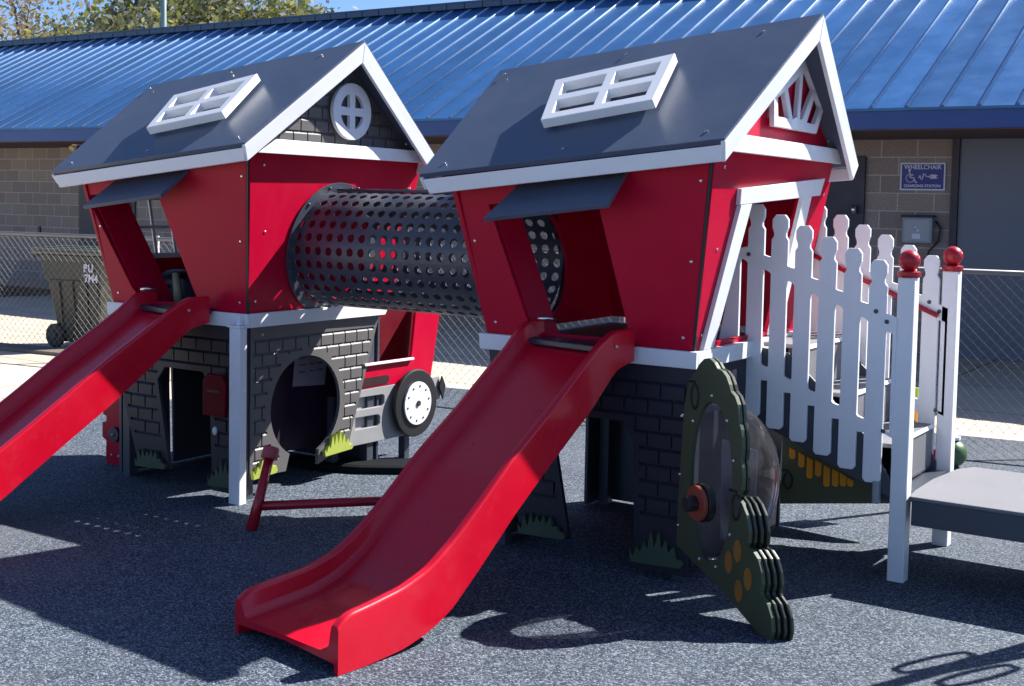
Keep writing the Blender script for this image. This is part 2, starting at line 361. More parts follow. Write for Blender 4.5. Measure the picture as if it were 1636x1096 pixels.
while xr > -45.2:
    quad3(bm, [PB((xr - .33, y1 - .14, z1 - .02)), PB((xr, y1 - .14, z1 - .02)), PB((xr, y1 + .14, z1 - .02)), PB((xr - .33, y1 + .14, z1 - .02))], (0, 0, .085)); xr -= .3465
add_box(bm, PB((-45.2, y1 - .15, z1 + .066)), PB((12.2, y1 + .15, z1 + .09)))
link('ridge_cap', bm, plastic('dark_ridge_metal', (.015, .05, .12), .4), B)
# doors
d = bbox_('door', (-3.58, 14.36, .0), (-.9, 14.398, 2.40), DOORG, .004)
bm = bmesh.new(); add_box(bm, PB((-3.66, 14.33, 0)), PB((-3.582, 14.399, 2.47))); add_box(bm, PB((-3.582, 14.33, 2.402)), PB((-.9, 14.399, 2.47)))
o = link('door_frame', bm, plastic('dark_door_frame', (.03, .025, .04), .5), B)
d2 = bbox_('door', (-5.55, 14.36, .0), (-4.63, 14.397, 2.21), DOORD, .004)
bm = bmesh.new(); add_tube(bm, [PB((-4.73, 14.30, 1.55)), PB((-4.73, 14.30, 1.65))], .028, 12); add_tube(bm, [PB((-4.73, 14.358, 1.6)), PB((-4.73, 14.28, 1.6))], .02, 10)
h = link('handle', bm, STEEL, d2, smooth=True)
dl = bbox_('door', (-18.55, 14.36, 0), (-17.1, 14.398, 2.15), plastic('grey_pilaster', (.085, .08, .085), .7), .004)
bm = bmesh.new(); add_box(bm, PB((-19.72, 14.375, .78)), PB((-19.66, 14.399, .99))); link('vent_slot', bm, BLACK, B)
# flood light under the eave
fl = empty('floodlight', (-17.35, 13.4, 2.40), 'small twin floodlight hanging under the blue eave at the left', 'floodlight')
box('mounting_plate', (-.06, -.06, -.02), (.06, .06, -.002), WHITE, fl)
tube('lamp_head', [(0, 0, -.03), (-.02, -.09, -.09)], [.04, .07], plastic('lamp_yellowed', (.6, .5, .25), .4), fl)
tube('bracket_arm', [(.05, 0, -.03), (.09, -.03, -.14)], [.03, .05], BLACK, fl)
# sign
s = empty('charging_sign', (-3.985, 14.38, 1.985), 'blue and white wheelchair charging sign on the block wall beside the big grey door', 'sign')
box('back_plate', (-.25, .0, -.155), (.25, .018, .155), SIGNWHITE, s, .003)
box('blue_field', (-.232, -.0025, -.137), (.232, -.0002, .137), SIGNBLUE, s, 0)
text('lettering', 'WHEELCHAIR', (0, -.0045, .103), .066, SIGNWHITE, s, bold=.001)
text('lettering', 'CHARGING STATION', (0, -.0045, -.105), .042, SIGNWHITE, s, bold=.001)
bm = bmesh.new()
def stroke(bm, pts, w_, y=-.005):
    for a, b2 in zip(pts, pts[1:]):
        a = V((a[0], 0, a[1])); b3 = V((b2[0], 0, b2[1])); dd = (b3 - a).normalized(); n = V((-dd.z, 0, dd.x)) * w_ / 2
        a = a - dd * w_ * .3; b3 = b3 + dd * w_ * .3
        pts4 = [a - n, b3 - n, b3 + n, a + n]; quad3(bm, [(p.x, y, p.z) for p in pts4], (0, .002, 0))
cx, cz = -.135, -.02
stroke(bm, [(cx + .045 * math.cos(t), cz + .045 * math.sin(t)) for t in [R(a) for a in range(100, 345, 20)]], .014)
stroke(bm, [(cx - .008, cz + .07), (cx, cz + .01), (cx + .04, cz + .005), (cx + .06, cz - .045), (cx + .075, cz - .045)], .014)
stroke(bm, [(cx - .004, cz + .038), (cx + .03, cz + .036)], .012)
add_tube(bm, [(cx - .01, -.003, cz + .09), (cx - .01, -.005, cz + .09)], .013, 14)
link('wheelchair_symbol', bm, SIGNWHITE, s)
bm = bmesh.new(); stroke(bm, [(-.04, -.015), (-.028, .015), (-.012, -.035), (.0, -.03), (.012, .03), (.028, .028), (.042, .0), (.07, .0)], .010)
link('power_wave_symbol', bm, SIGNWHITE, s)
bm = bmesh.new(); stroke(bm, [(.10, 0), (.14, 0)], .045); stroke(bm, [(.07, 0), (.1, 0)], .018); stroke(bm, [(.145, .013), (.165, .013)], .008); stroke(bm, [(.145, -.013), (.165, -.013)], .008)
link('plug_symbol', bm, SIGNWHITE, s)
ob = empty('charger_box', (-4.0, 14.39, 1.39), 'grey metal outlet box with a cable mounted on the block wall below the blue sign', 'outlet box')
box('housing', (-.165, -.10, -.15), (.165, .0, .14), METALBOX, ob, .012)
box('hood', (-.18, -.115, .142), (.18, 0, .165), BLACK, ob, .006)
box('door_panel', (-.14, -.106, -.125), (.14, -.1005, .115), plastic('grey_box_door', (.30, .34, .38), .35), ob, .003)
box('sticker', (-.05, -.109, -.10), (.04, -.1065, -.045), SIGNWHITE, ob, 0)
bm = bmesh.new(); stroke(bm, [(-.015, .03), (-.02, .0), (.02, -.01)], .02, y=-.109); link('symbol', bm, SIGNWHITE, ob)
tube('cable', [(.19, -.03, .10), (.24, -.03, .02), (.22, -.03, -.12), (.12, -.03, -.24), (.10, -.03, -.4)], .012, BLACK, ob)

# ------------------------------------------------------------------ trees and pole behind
def tree(name, loc, h, spread, label, leafm, nleaf, seed, density=1.0, lsize=.10):
    rnd = random.Random(seed)
    t = empty(name, loc, label, 'tree', 'trees behind the building')
    bm = bmesh.new(); tips = []
    def grow(p, d, L, r, lev):
        n = 4; pts = [p]; q = p
        for i in range(n):
            d = (d + V((rnd.uniform(-.16, .16), rnd.uniform(-.16, .16), rnd.uniform(-.02, .12)))).normalized(); q = q + d * L / n; pts.append(q)
            if lev >= 2: tips.append((q.copy(), lev))
        add_tube(bm, pts, [r * (1 - .45 * i / n) for i in range(n + 1)], 6 if lev < 2 else 4)
        if lev < 5:
            for k in range(3 if lev < 4 else 2):
                a = rnd.uniform(0, 6.28); tilt = rnd.uniform(.35, .85)
                ax = d.orthogonal().normalized(); ax.rotate(Matrix.Rotation(a, 3, d)); nd = (d * math.cos(tilt) + ax * math.sin(tilt) * spread).normalized()
                grow(pts[-1] if k else pts[-2], nd, L * rnd.uniform(.62, .8), r * .55, lev + 1)
    grow(V((0, 0, 0)), V((0, 0, 1)), h * .26, h * .022, 0)
    link('trunk', bm, BARK, t)
    bm = bmesh.new()
    tl = [p for p, l in tips if l >= 2]
    for i in range(nleaf):
        c = rnd.choice(tl) + V((rnd.gauss(0, .38), rnd.gauss(0, .38), rnd.gauss(0, .3)))
        u = V((rnd.uniform(-1, 1), rnd.uniform(-1, 1), rnd.uniform(-1, 1))).normalized(); v = u.orthogonal().normalized(); s_ = lsize * rnd.uniform(.5, 1.2)
        bm.faces.new([bm.verts.new(q) for q in (c - u * s_, c - v * s_ * .5, c + u * s_, c + v * s_ * .5)])
    link('crown', bm, leafm, t)
    return t
LF1 = leaf_mat('autumn_leaves_mixed', [(.42, .38, .06), (.10, .15, .05), (.45, .42, .14), (.16, .18, .13), (.07, .10, .05), (.58, .56, .54)])
LF2 = leaf_mat('autumn_leaves_pale', [(.42, .32, .12), (.40, .30, .24), (.30, .30, .08)])
tree('autumn_tree', (-30.6, 27.5, 0), 13, 1.75, 'large thinning green and yellow tree around the light pole', LF1, 17000, 3, lsize=.14)
tree('autumn_tree', (-39.2, 27.5, 0), 15.0, 1.6, 'pale bare-twigged tree with a few golden leaves at the far left above the roof', LF2, 9000, 11, lsize=.11)
tree('autumn_tree', (-34.4, 28, 0), 11.0, 1.5, 'sparse pale tree between the light pole tree and the far left tree', LF1, 8000, 31, lsize=.12)
tree('autumn_tree', (-30.3, 30, 0), 11, 1.6, 'tree with yellowing leaves just right of the light pole behind the roof', LF1, 9000, 19, lsize=.12)
tree('autumn_tree', (-32.9, 36, 0), 9.6, .8, 'small distant tree whose top barely clears the roof ridge left of centre', LF1, 4000, 23, lsize=.12)
lp = empty('light_pole', (-25.1, 22, 0), 'tall grey green light pole rising behind the building roof', 'light pole')
tube('pole', [(0, 0, 0), (0, 0, 9.5)], [.085, .062], POLEM, lp)
box('base', (-.2, -.2, 0), (.2, .2, .25), CONC, lp); box('lamp_head', (-.1, -.55, 9.5), (.1, .1, 9.62), POLEM, lp)

# ------------------------------------------------------------------ chain link fence
fx0, fx1 = -19.0, 3.0
fe = empty('chain_link_fence', (fx0, fy(fx0), 0), 'low galvanised chain link fence running along the far edge of the rubber surface', 'fence')
fd = V((1, .1325, 0)).normalized(); fL = (fx1 - fx0) / fd.x
bm = bmesh.new(); H0, H1 = .03, 1.17; pit = .078; hh = H1 - H0; r_ = .00125; fn = V((-fd.y, fd.x, 0))
n = int(fL / pit) + 20
for sgn in (1, -1):
    for i in range(-20, n):
        a = i * pit; s0, s1 = a, a + hh * .98
        if sgn < 0: s0, s1 = s1, s0
        P0 = fd * s0 + V((0, 0, H0)); P1 = fd * s1 + V((0, 0, H1))
        # clip
        lo_, hi_ = 0, fL
        if min(s0, s1) < lo_ or max(s0, s1) > hi_: continue
        off = fn * r_ * sgn
        dd = (P1 - P0).normalized(); n1 = dd.cross(fn).normalized() * r_
        pts4 = [P0 - n1, P0 + n1, P1 + n1, P1 - n1]; quad3(bm, [p + off for p in pts4], fn * r_ * 1.6)
link('wire_mesh', bm, GALV, fe)
tube('top_rail', [V((0, 0, 1.19)), fd * fL + V((0, 0, 1.19))], .019, GALV, fe)
for fxp in (-16.4, -9.75, -7.2, -4.9, -2.5, .7):
    p = fd * ((fxp - fx0) / fd.x) + fn * .045
    tube('fence_post', [p, p + V((0, 0, 1.22))], .024, GALV, fe)

# ------------------------------------------------------------------ wheeled bin
bn = empty('wheeled_bin', (-11.05, 8.75, 0), 'large grey green wheeled refuse bin with a grimy lid behind the chain link fence', 'bin')
bn.rotation_euler = (0, 0, R(8)); bn.scale = (.92, .92, 1.0)
def frustum(bm, lo, hi, z0, z1):
    (ax, ay, bx, by), (cx_, cy_, dx_, dy_) = lo, hi
    add_hull(bm, [(ax, ay, z0), (bx, ay, z0), (bx, by, z0), (ax, by, z0), (cx_, cy_, z1), (dx_, cy_, z1), (dx_, dy_, z1), (cx_, dy_, z1)])
bm = bmesh.new(); frustum(bm, (-.27, -.26, .32, .27), (-.37, -.34, .42, .36), .06, .72); frustum(bm, (-.40, -.36, .42, .36), (-.47, -.38, .44, .38), .72, .98)
for rx in (-.2, .0, .2, .36): frustum(bm, (rx - .012, -.285, rx + .012, -.262), (rx - .012, -.362, rx + .012, -.34), .1, .7)
link('body', bm, BING, bn, .012)
bm = bmesh.new()
add_box(bm, (-.56, -.42, .985), (.48, .42, 1.02))
for q in range(3): add_box(bm, (-.52 + q * .06, -.43 + q * .11, 1.022 + q * .001), (.46, -.37 + q * .11, 1.045 + q * .012))
l_ = link('lid', bm, BINLID, bn, .01)
tube('hinge_bar', [(-.56, -.36, .97), (-.56, .36, .97)], .025, BLACK, bn)
for yy in (-.3, .3):
    wh = disc('wheel', (-.30, yy - .03, .125), (0, 1, 0), .125, .06, BLACK, bn, 28, .008)
    disc('wheel_hub', (-.30, yy - .045, .125), (0, 1, 0), .04, .02, BING, wh)
tube('axle', [(-.30, -.3, .125), (-.30, .3, .125)], .014, STEEL, bn)
text('lettering', 'RU', (.21, -.392, .85), .11, SIGNWHITE, bn, align='LEFT', bold=.004)
text('lettering', '7M4', (.21, -.376, .745), .11, SIGNWHITE, bn, align='LEFT', bold=.004)

# ------------------------------------------------------------------ playhouses
OR = V((-2.2959, 4.9192, 0)); OL = V((-4.8370, 4.8125, 0))
def grooves(bm, f, allowed, u0, u1, v0, v1, cw, ch, off=0, n_out=(1, 0, 0), step=.006, depth=.0035, hw=.0045):
    """cutter bars (as raised dark strips would be): returns list of runs (u0,v0,u1,v1) where a groove may lie"""
    runs = []
    rows = int(round((v1 - v0) / ch)) + 1
    for r in range(rows + 1):
        v = v1 - r * ch
        cur = None; u = u0
        while u <= u1 + step:
            ok = allowed(u, v) and u <= u1
            if ok and cur is None: cur = u
            if not ok and cur is not None:
                if u - cur > .03: runs.append((cur, v, u - step, v))
                cur = None
            u += step
        # verticals of the course below this line
        x = u0 + off + (cw / 2 if r % 2 else 0)
        while x < u1:
            a, b_ = v - ch, v
            vs = [a + (b_ - a) * i / 12 for i in range(13)]
            ok = [allowed(x, q) for q in vs]
            i = 0
            while i < 13:
                if ok[i]:
                    j = i
                    while j + 1 < 13 and ok[j + 1]: j += 1
                    if j - i >= 4: runs.append((x, vs[i], x, vs[j]))
                    i = j + 1
                else: i += 1
            x += cw
    return runs
def carve(o, f, runs, nrm, lip_mat, depth=.010, hw=.0048):
    """cut the runs out of sheet o (front face towards nrm) with one boolean"""
    nrm = V(nrm).normalized(); bmh = bmesh.new(); bmv = bmesh.new()
    for (a, b_, c, d_) in runs:
        P, Q = V(f(a, b_)), V(f(c, d_)); dd = (Q - P).normalized(); s_ = dd.cross(nrm).normalized() * hw
        hor = abs(b_ - d_) < 1e-6
        if hor: P = P - dd * .002; Q = Q + dd * .002
        pts4 = [P - s_ + nrm * .02, Q - s_ + nrm * .02, Q + s_ + nrm * .02, P + s_ + nrm * .02]
        if hor:
            zz = V((0, 0, 1)); d_in = -nrm * depth; o_ = nrm * .02
            lo = P - zz * (hw + .010), Q - zz * (hw + .010); hi = P + zz * hw, Q + zz * hw
            add_hull(bmh, [lo[0] + nrm * .0006, lo[1] + nrm * .0006, hi[1] + nrm * .0006, hi[0] + nrm * .0006, P - zz * hw * .2 + d_in, Q - zz * hw * .2 + d_in, hi[1] + d_in, hi[0] + d_in])
        else: quad3(bmv, pts4, -nrm * (.02 + depth))
    for bm_, mt_ in ((bmh, lip_mat), (bmv, GROOVE)):
        if not bm_.faces: bm_.free(); continue
        bmesh.ops.recalc_face_normals(bm_, faces=bm_.faces[:])
        me = bpy.data.meshes.new('cut'); bm_.to_mesh(me); bm_.free(); me.materials.append(mt_)
        c = bpy.data.objects.new('cutter', me); COL.objects.link(c)
        m = o.modifiers.new('cut', 'BOOLEAN'); m.operation = 'DIFFERENCE'; m.object = c; m.solver = 'EXACT'; m.use_self = True
        pm = o.parent; o.parent = None
        dg = bpy.context.evaluated_depsgraph_get(); dg.update()
        nm = bpy.data.meshes.new_from_object(o.evaluated_get(dg)); o.modifiers.remove(m); old = o.data; o.data = nm; o.parent = pm
        bpy.data.objects.remove(c); bpy.data.meshes.remove(me)

FW = lambda u, v: (u, -.14 * (v - 1.014), v)                 # front wall (x, z)
GW = lambda u, v: (.145 * (v - 1.014), u, v)                 # gable side wall (y, z)
LW = lambda u, v: (-1.074 - .2 * (v - 1.014), u, v)          # far side wall (y, z)
BW = lambda u, v: (u, 1.22 + .14 * (v - 1.014), v)
def playhouse(kind):
    left = kind == 'L'
    O = OL if left else OR
    H = empty('playhouse', O, 'red playhouse at the left with a grey stone gable and round white window' if left else
              'red playhouse at the right with red gable and white fan window above its door', 'playhouse', 'twin storybook playhouses')
    # floor and inner posts
    box('floor', (-1.07, .0, .965), (-.005, 1.2, .985), GREY, H)
    # front wall with opening
    if left: hole = [(-1.20, 1.62), (-.62, 1.68), (-.40, 1.13), (-.36, 1.04), (-.83, 1.04), (-.90, 1.11)]
    else: hole = [(-1.02, 1.62), (-.45, 1.68), (-.32, 1.10), (-.31, 1.04), (-.80, 1.04), (-.85, 1.11)]
    fw_ = slab('front_wall', FW, [(-1.074, 1.014), (-.012, 1.014), (.105, 1.875), (-1.238, 1.745)], (0, .022, 0), RED, H, [hole])
    slab('rear_wall', BW, [(-1.07, 1.014), (-.0, 1.014), (.105, 1.90), (-1.23, 1.76)], (0, -.02, 0), RED, H)
    # corner edge strip, dark gap
    board('corner_trim', [FW(-.0115, 1.014), FW(.0005, 1.014), FW(.118, 1.87), FW(.106, 1.87)], (0, .02, 0), BLACK, H, .001)
    # gable side wall
    gw = [(.004, 1.014), (1.21, 1.014), (1.345, 1.93), (-.118, 1.93)]
    if left: gh = circ(.61, 1.35, .30)
    else: gh = [(.30, 1.665), (.93, 1.69), (.80, 1.04), (.12, 1.04)]
    slab('side_wall', GW, gw, (-.02, 0, 0), RED, H, [gh])
    lw = [(.004, 1.014), (1.21, 1.014), (1.345, 1.78), (-.11, 1.72)]
    if left: lh = [(.20, 1.285), (.62, 1.285), (.62, 1.60), (.20, 1.60)]
    else: lh = circ(.50, 1.35, .30)
    slab('side_wall', LW, lw, (.02, 0, 0), RED, H, [lh])
    if left:
        wn = slab('window', lambda u, v: (-1.055 - .2 * (v - 1.014) + .012, u, v), [(.17, 1.255), (.65, 1.255), (.65, 1.63), (.17, 1.63)], (-.012, 0, 0), WHITE, H,
             [[(.20, 1.285), (.33, 1.285), (.33, 1.43), (.20, 1.43)], [(.35, 1.285), (.48, 1.285), (.48, 1.43), (.35, 1.43)], [(.50, 1.285), (.62, 1.285), (.62, 1.43), (.50, 1.43)],
              [(.20, 1.45), (.33, 1.45), (.33, 1.60), (.20, 1.60)], [(.35, 1.45), (.48, 1.45), (.48, 1.60), (.35, 1.60)], [(.50, 1.45), (.62, 1.45), (.62, 1.60), (.50, 1.60)]])
    # reveal inside the opening
    e = hole[0]; b_ = hole[5]
    P = V(FW(*e)) + V((-.015, .022, 0)); Q = V(FW(*b_)) + V((-.015, .022, 0)); Q2 = V(FW(hole[4][0], 1.014)) + V((-.015, .022, 0))
    rd = .20 if left else .15
    board('opening_reveal', [Q2, P + V((0, 0, .06)), P + V((.04, rd, .06)), Q2 + V((.04, rd, 0))], (-.015, 0, 0), RED, H, .002)
    # awning
    ax0, ax1 = (-1.03, -.42) if left else (-.90, -.27)
    if left: pts = [(-1.0, -.27, 1.565), (-.37, -.27, 1.638), (-.335, -.112, 1.775), (-.92, -.112, 1.71)]
    else: pts = [(-.90, -.30, 1.563), (-.272, -.30, 1.637), (-.285, -.112, 1.785), (-.84, -.112, 1.715)]
    board('awning', pts, (0, .012, -.018), ROOFG, H, .002)
    # ---- trim belt
    bm = bmesh.new()
    quad3(bm, [(-1.10, -.022, .940), (.020, -.022, .940), (.022, -.024, 1.014), (-1.105, -.024, 1.014)], (0, .022, 0))
    link('front_trim', bm, WHITE, H, .002)
    ye = 1.16
    bm = bmesh.new(); quad3(bm, [(.0205, 0.0005, .940), (.035, ye - .05, .940), (.037, ye, 1.014), (.0225, 0.0005, 1.014)], (-.022, 0, 0))
    quad3(bm, [(.0225, 0.0005, 1.0145), (.037, ye, 1.0145), (-.04, ye, 1.0145), (-.04, .03, 1.0145)], (0, 0, -.006))
    link('side_trim', bm, WHITE, H, .001)
    # ---- lower front wall with doorway
    S = SHADED_STONE
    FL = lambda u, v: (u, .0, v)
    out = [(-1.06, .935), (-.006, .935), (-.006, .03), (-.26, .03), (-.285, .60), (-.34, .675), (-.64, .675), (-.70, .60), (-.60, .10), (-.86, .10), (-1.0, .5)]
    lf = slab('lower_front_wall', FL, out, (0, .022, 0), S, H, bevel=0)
    def inside(p, poly):
        x, y = p; c = False
        for i in range(len(poly)):
            x1, y1 = poly[i]; x2, y2 = poly[i - 1]
            if (y1 > y) != (y2 > y) and x < (x2 - x1) * (y - y1) / (y2 - y1) + x1: c = not c
        return c
    def inset(poly, m):
        def f(u, v): return all(inside((u + a * m, v + b * m), poly) for a, b in ((1, 0), (-1, 0), (0, 1), (0, -1), (.7, .7), (-.7, .7), (.7, -.7), (-.7, -.7)))
        return f
    al = inset(out, .028)
    runs = grooves(None, FL, lambda u, v: al(u, v) and v > .27, -1.03, -.03, .2, .865, .118, .0725, .05)
    carve(lf, FL, runs, (0, -1, 0), GROOVE)
    # ---- lower gable side wall
    GL = lambda u, v: (.0, u, v)
    if left:
        # arch: circle open to the ground
        cx, cy, rr = .462, .465, .285
        out2 = [(.024, .935), (1.095, .935), (.83, .20), (.56, .115)]
        a0 = math.atan2(.185 - cy, .56 - cx); 
        arc = circ(cx, cy, rr, None, 40, R(-68), R(-68) + R(318))
        out2 += arc + [(.30, .12), (.024, .13)]
        gl = slab('lower_side_wall', GL, out2, (-.022, 0, 0), STONE, H, bevel=0)
        al2 = inset([(.024, .935), (1.095, .935), (.83, .20), (.024, .13)], .02)
        runs = grooves(None, GL, lambda u, v: al2(u, v) and math.hypot(u - cx, v - cy) > rr + .045 and v > .2, .03, 1.08, .17, .865, .104, .0725, .03)
        carve(gl, GL, runs, (1, 0, 0), LIP_GLINT)
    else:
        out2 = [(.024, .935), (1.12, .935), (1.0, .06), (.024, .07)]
        gl = slab('lower_side_wall', GL, out2, (-.022, 0, 0), SHADED_STONE, H, bevel=0)
    slab('lower_far_wall', lambda u, v: (-1.06, u, v), [(.03, .935), (1.1, .935), (1.1, .015), (.93, .015), (.93, .68), (.47, .68), (.47, .015), (.03, .015)] if not left else
         [(.03, .935), (1.1, .935), (1.1, .015), (.43, .015), (.42, .40), (.41, .64), (.395, .64), (.39, .50), (.40, .015), (.03, .015)], (.02, 0, 0), GREY, H)
    slab('lower_rear_wall', lambda u, v: (u, 1.12, v), [(-1.05, .935), (-.03, .935), (-.03, .015), (-1.05, .015)] if not left else
         [(-1.05, .935), (-.03, .935), (-.03, .015), (-1.05, .015)], (0, .02, 0), GREY, H)
    # grass tufts
    def tuft(x0_, x1_, z0_, h_, seed, f, th, mat, n=7):
        rnd = random.Random(seed); pts = [(x0_, z0_), (x1_, z0_ + .01)]
        for i in range(n, -1, -1):
            u = x0_ + (x1_ - x0_) * i / n; env = math.sin(math.pi * (i + .6) / (n + 1.2))
            pts.append((u + (x1_ - x0_) * .35 / n, z0_ + h_ * .42 * env + .01)); pts.append((u - (x1_ - x0_) * (.1 + .2 * (.5 - i / n)) / n, z0_ + h_ * (.55 + .45 * rnd.random()) * env + .02))
        return slab('grass_tuft', f, pts, th, mat, H, bevel=.001)
    FG = lambda u, v: (u, -.0245, v); GG = lambda u, v: (.0245, u, v)
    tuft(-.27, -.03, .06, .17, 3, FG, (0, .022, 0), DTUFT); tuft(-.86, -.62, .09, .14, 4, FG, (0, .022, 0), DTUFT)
    if left:
        tuft(.60, .83, .155, .12, 5, GG, (-.022, 0, 0), TUFT); tuft(.03, .20, .12, .12, 6, GG, (-.022, 0, 0), TUFT, 5)
    # corner posts
    if left:
        p_ = box('corner_post', (-.055, -.078, 0), (.024, -.026, .945), WHITE, H, .004)
        bm = bmesh.new(); add_box(bm, (-.066, -.088, .946), (.035, -.0265, .957)); add_tube(bm, [(-.012, -.05, .958), (-.012, -.05, .985), (-.012, -.04, 1.01)], [.016, .009, .006], 10)
        link('post_cap', bm, WHITE, p_, .002)
    for (px_, py_) in ((-.06, .05), (-1.0, .06), (-.06, 1.06), (-1.0, 1.06)):
        box('support_post', (px_ - .03, py_ - .03, 0), (px_ + .03, py_ + .03, .96), GREY, H, .004)
    # ---- roof
    E1, E0, R1_, R0 = V((.22, -.25, 1.905)), V((-1.30, -.25, 1.755)), V((.32, .55, 2.495)), V((-1.397, .55, 2.312))
    dF = -.02 if left else -.045
    F1, F0 = V((.245, 1.325, 1.905 + dF)), V((-1.30, 1.34, 1.74))
    board('roof', [E1, E0, R0, R1_], (0, .014, -.02), ROOFG, H, .002)
    board('roof', [F1, F0, R0 + V((0, .001, 0)), R1_ + V((0, .001, 0))], (0, -.014, -.02), ROOFG, H, .002)
    dn = V((0, .012, -.066))
    board('eave_fascia', [E1 + V((-.012, .006, -.024)), E0 + V((.015, .006, -.024)), E0 + V((.045, .022, -.09)), E1 + V((-.016, .022, -.09))], (0, .018, 0), WHITE, H, .003)
    board('eave_fascia', [F1 + V((-.012, -.006, -.024)), F0 + V((.015, -.006, -.024)), F0 + V((.03, -.018, -.085)), F1 + V((-.016, -.018, -.085))], (0, -.018, 0), WHITE, H, .003)
    o_ = V((.004, 0, -.012))
    board('gable_fascia', [E1 + o_, R1_ + o_ + V((0, -.0008, 0)), R1_ + V((-.012, -.0008, -.122)), E1 + V((-.006, .03, -.092))], (-.02, 0, 0), WHITE, H, .003)
    board('gable_fascia', [F1 + o_, R1_ + o_ + V((0, .0008, 0)), R1_ + V((-.012, .0008, -.122)), F1 + V((-.006, -.045, -.085))], (-.02, 0, 0), WHITE, H, .003)
    board('gable_fascia', [E0 + V((0, 0, -.02)), R0 + V((0, -.0008, -.02)), R0 + V((0, -.0008, -.10)), E0 + V((0, .04, -.07))], (.02, 0, 0), WHITE, H, .003)
    board('gable_fascia', [F0 + V((0, 0, -.02)), R0 + V((0, .0008, -.02)), R0 + V((0, .0008, -.10)), F0 + V((0, -.04, -.07))], (.02, 0, 0), WHITE, H, .003)
    board('tie_beam', [(.187, -.125, 1.861), (.183, .03, 1.936), (.180, 1.262, 1.925), (.176, 1.28, 1.855)], (-.024, 0, 0), WHITE, H, .002)
    GT = lambda u, v: (.135 + .03 * (v - 1.9), u, v)
    tri = [(-.16, 1.895), (-.10, 1.955), (.55, 2.415), (1.20, 1.955), (1.26, 1.895)]
    if left:
        gt = slab('gable_panel', GT, tri, (-.02, 0, 0), STONE, H, bevel=0)
        al3 = inset(tri, .02)
        runs = grooves(None, GT, lambda u, v: al3(u, v) and math.hypot(u - .627, v - 2.118) > .165, -.1, 1.2, 1.93, 2.35, .11, .072, .02)
        carve(gt, GT, runs, (1, 0, 0), LIP_GLINT)
    else:
        slab('gable_panel', GT, tri, (-.02, 0, 0), RED, H, bevel=.002)
    slab('gable_panel', lambda u, v: (-1.24, u, v), [(-.16, 1.74), (-.1, 1.80), (.55, 2.25), (1.2, 1.80), (1.26, 1.72)], (.02, 0, 0), STONE if left else RED, H)
    # gable window
    if left:
        c, d_ = .627, 2.118
        hs = []
        for q in range(4):
            a = R(45 + 90 * q); s_ = [(c + .022 * (1 if math.cos(a) > 0 else -1), d_ + .022 * (1 if math.sin(a) > 0 else -1))]
            ca, sa = (1 if math.cos(a) > 0 else -1), (1 if math.sin(a) > 0 else -1)
            arc = [(c + ca * (.1 * math.cos(t)), d_ + sa * (.1 * math.sin(t))) for t in [R(14), R(30), R(45), R(60), R(76)]]
            hs.append(s_ + arc)
        slab('round_window', lambda u, v: (.176, u, v), circ(c, d_, .162, .158, 48), (-.024, 0, 0), WHITE, H, hs)
    else:
        out3 = [(.379, 1.990), (.366, 2.140), (.745, 2.318), (1.015, 2.125), (.912, 1.985)]
        hs = [[(.425, 2.035), (.412, 2.115), (.49, 2.150), (.555, 2.035)], [(.53, 2.165), (.68, 2.240), (.655, 2.05), (.60, 2.035)],
              [(.715, 2.25), (.76, 2.268), (.86, 2.19), (.72, 2.04), (.69, 2.04)], [(.885, 2.17), (.96, 2.115), (.885, 2.028), (.78, 2.03)]]
        slab('fan_window', lambda u, v: (.176, u, v), out3, (-.024, 0, 0), WHITE, H, hs)
    # skylight frame raised on the front slope
    U = (E0 - E1).normalized(); n_ = (E0 - E1).cross(R1_ - E1).normalized()
    if n_.z < 0: n_ = -n_
    Vv = n_.cross(U)
    if Vv.z < 0: Vv = -Vv
    if left: q4 = [(.893, .233), (.339, .276), (.387, .683), (.988, .604)]
    else: q4 = [(.956, .253), (.409, .298), (.450, .709), (1.047, .629)]
    fS = lambda u, v: E1 + U * u + Vv * v + n_ * .058
    def bil(a, b_):
        p = [V((*q, 0)) for q in q4]; r_ = (p[0] * (1 - a) + p[1] * a) * (1 - b_) + (p[3] * (1 - a) + p[2] * a) * b_; return (r_.x, r_.y)
    hs = []
    for (a0_, a1_) in ((.09, .46), (.54, .91)):
        for (b0, b1) in ((.14, .43), (.57, .86)): hs.append([bil(a0_, b0), bil(a1_, b0), bil(a1_, b1), bil(a0_, b1)])
    slab('skylight_frame', fS, q4, -n_ * .045, WHITE, H, hs)
    for (u, v) in ((.10, .07), (.10, .90), (1.42, .07), (1.50, .90), (.78, .07), (.80, .90)):
        p = E1 + U * u + Vv * v + n_ * .0005; bolts([p], n_, H, .008, .003)
    for (y_, z_) in ((.045, 1.08), (.06, 1.45), (.0, 1.80), (1.17, 1.10), (1.25, 1.70)): bolts([GW(y_, z_)], (1, 0, -.14), H, .0075, .003)
    for (x_, z_) in ((-.05, 1.07), (-.0, 1.40), (.055, 1.74), (-1.02, 1.07), (-1.11, 1.45)): bolts([FW(x_, z_)], (0, -1, -.14), H, .0075, .003)
    # doorway trim on the right house
    if not left:
        GT2 = lambda u, v: (.145 * (v - 1.014) + .022, u, v)
        hd = slab('door_trim', GT2, [(.165, 1.712), (1.175, 1.780), (1.145, 1.695), (1.04, 1.688), (.965, 1.685), (.84, 1.03), (.79, 1.03), (.905, 1.682), (.314, 1.652), (.185, 1.04), (.135, 1.04), (.05, 1.04), (.195, 1.645), (.175, 1.645)], (-.021, 0, 0), WHITE, H, bevel=.002) if False else None
        slab('door_head', GT2, [(.165, 1.712), (1.175, 1.780), (1.145, 1.695), (.178, 1.642)], (-.021, 0, 0), WHITE, H, bevel=.002)
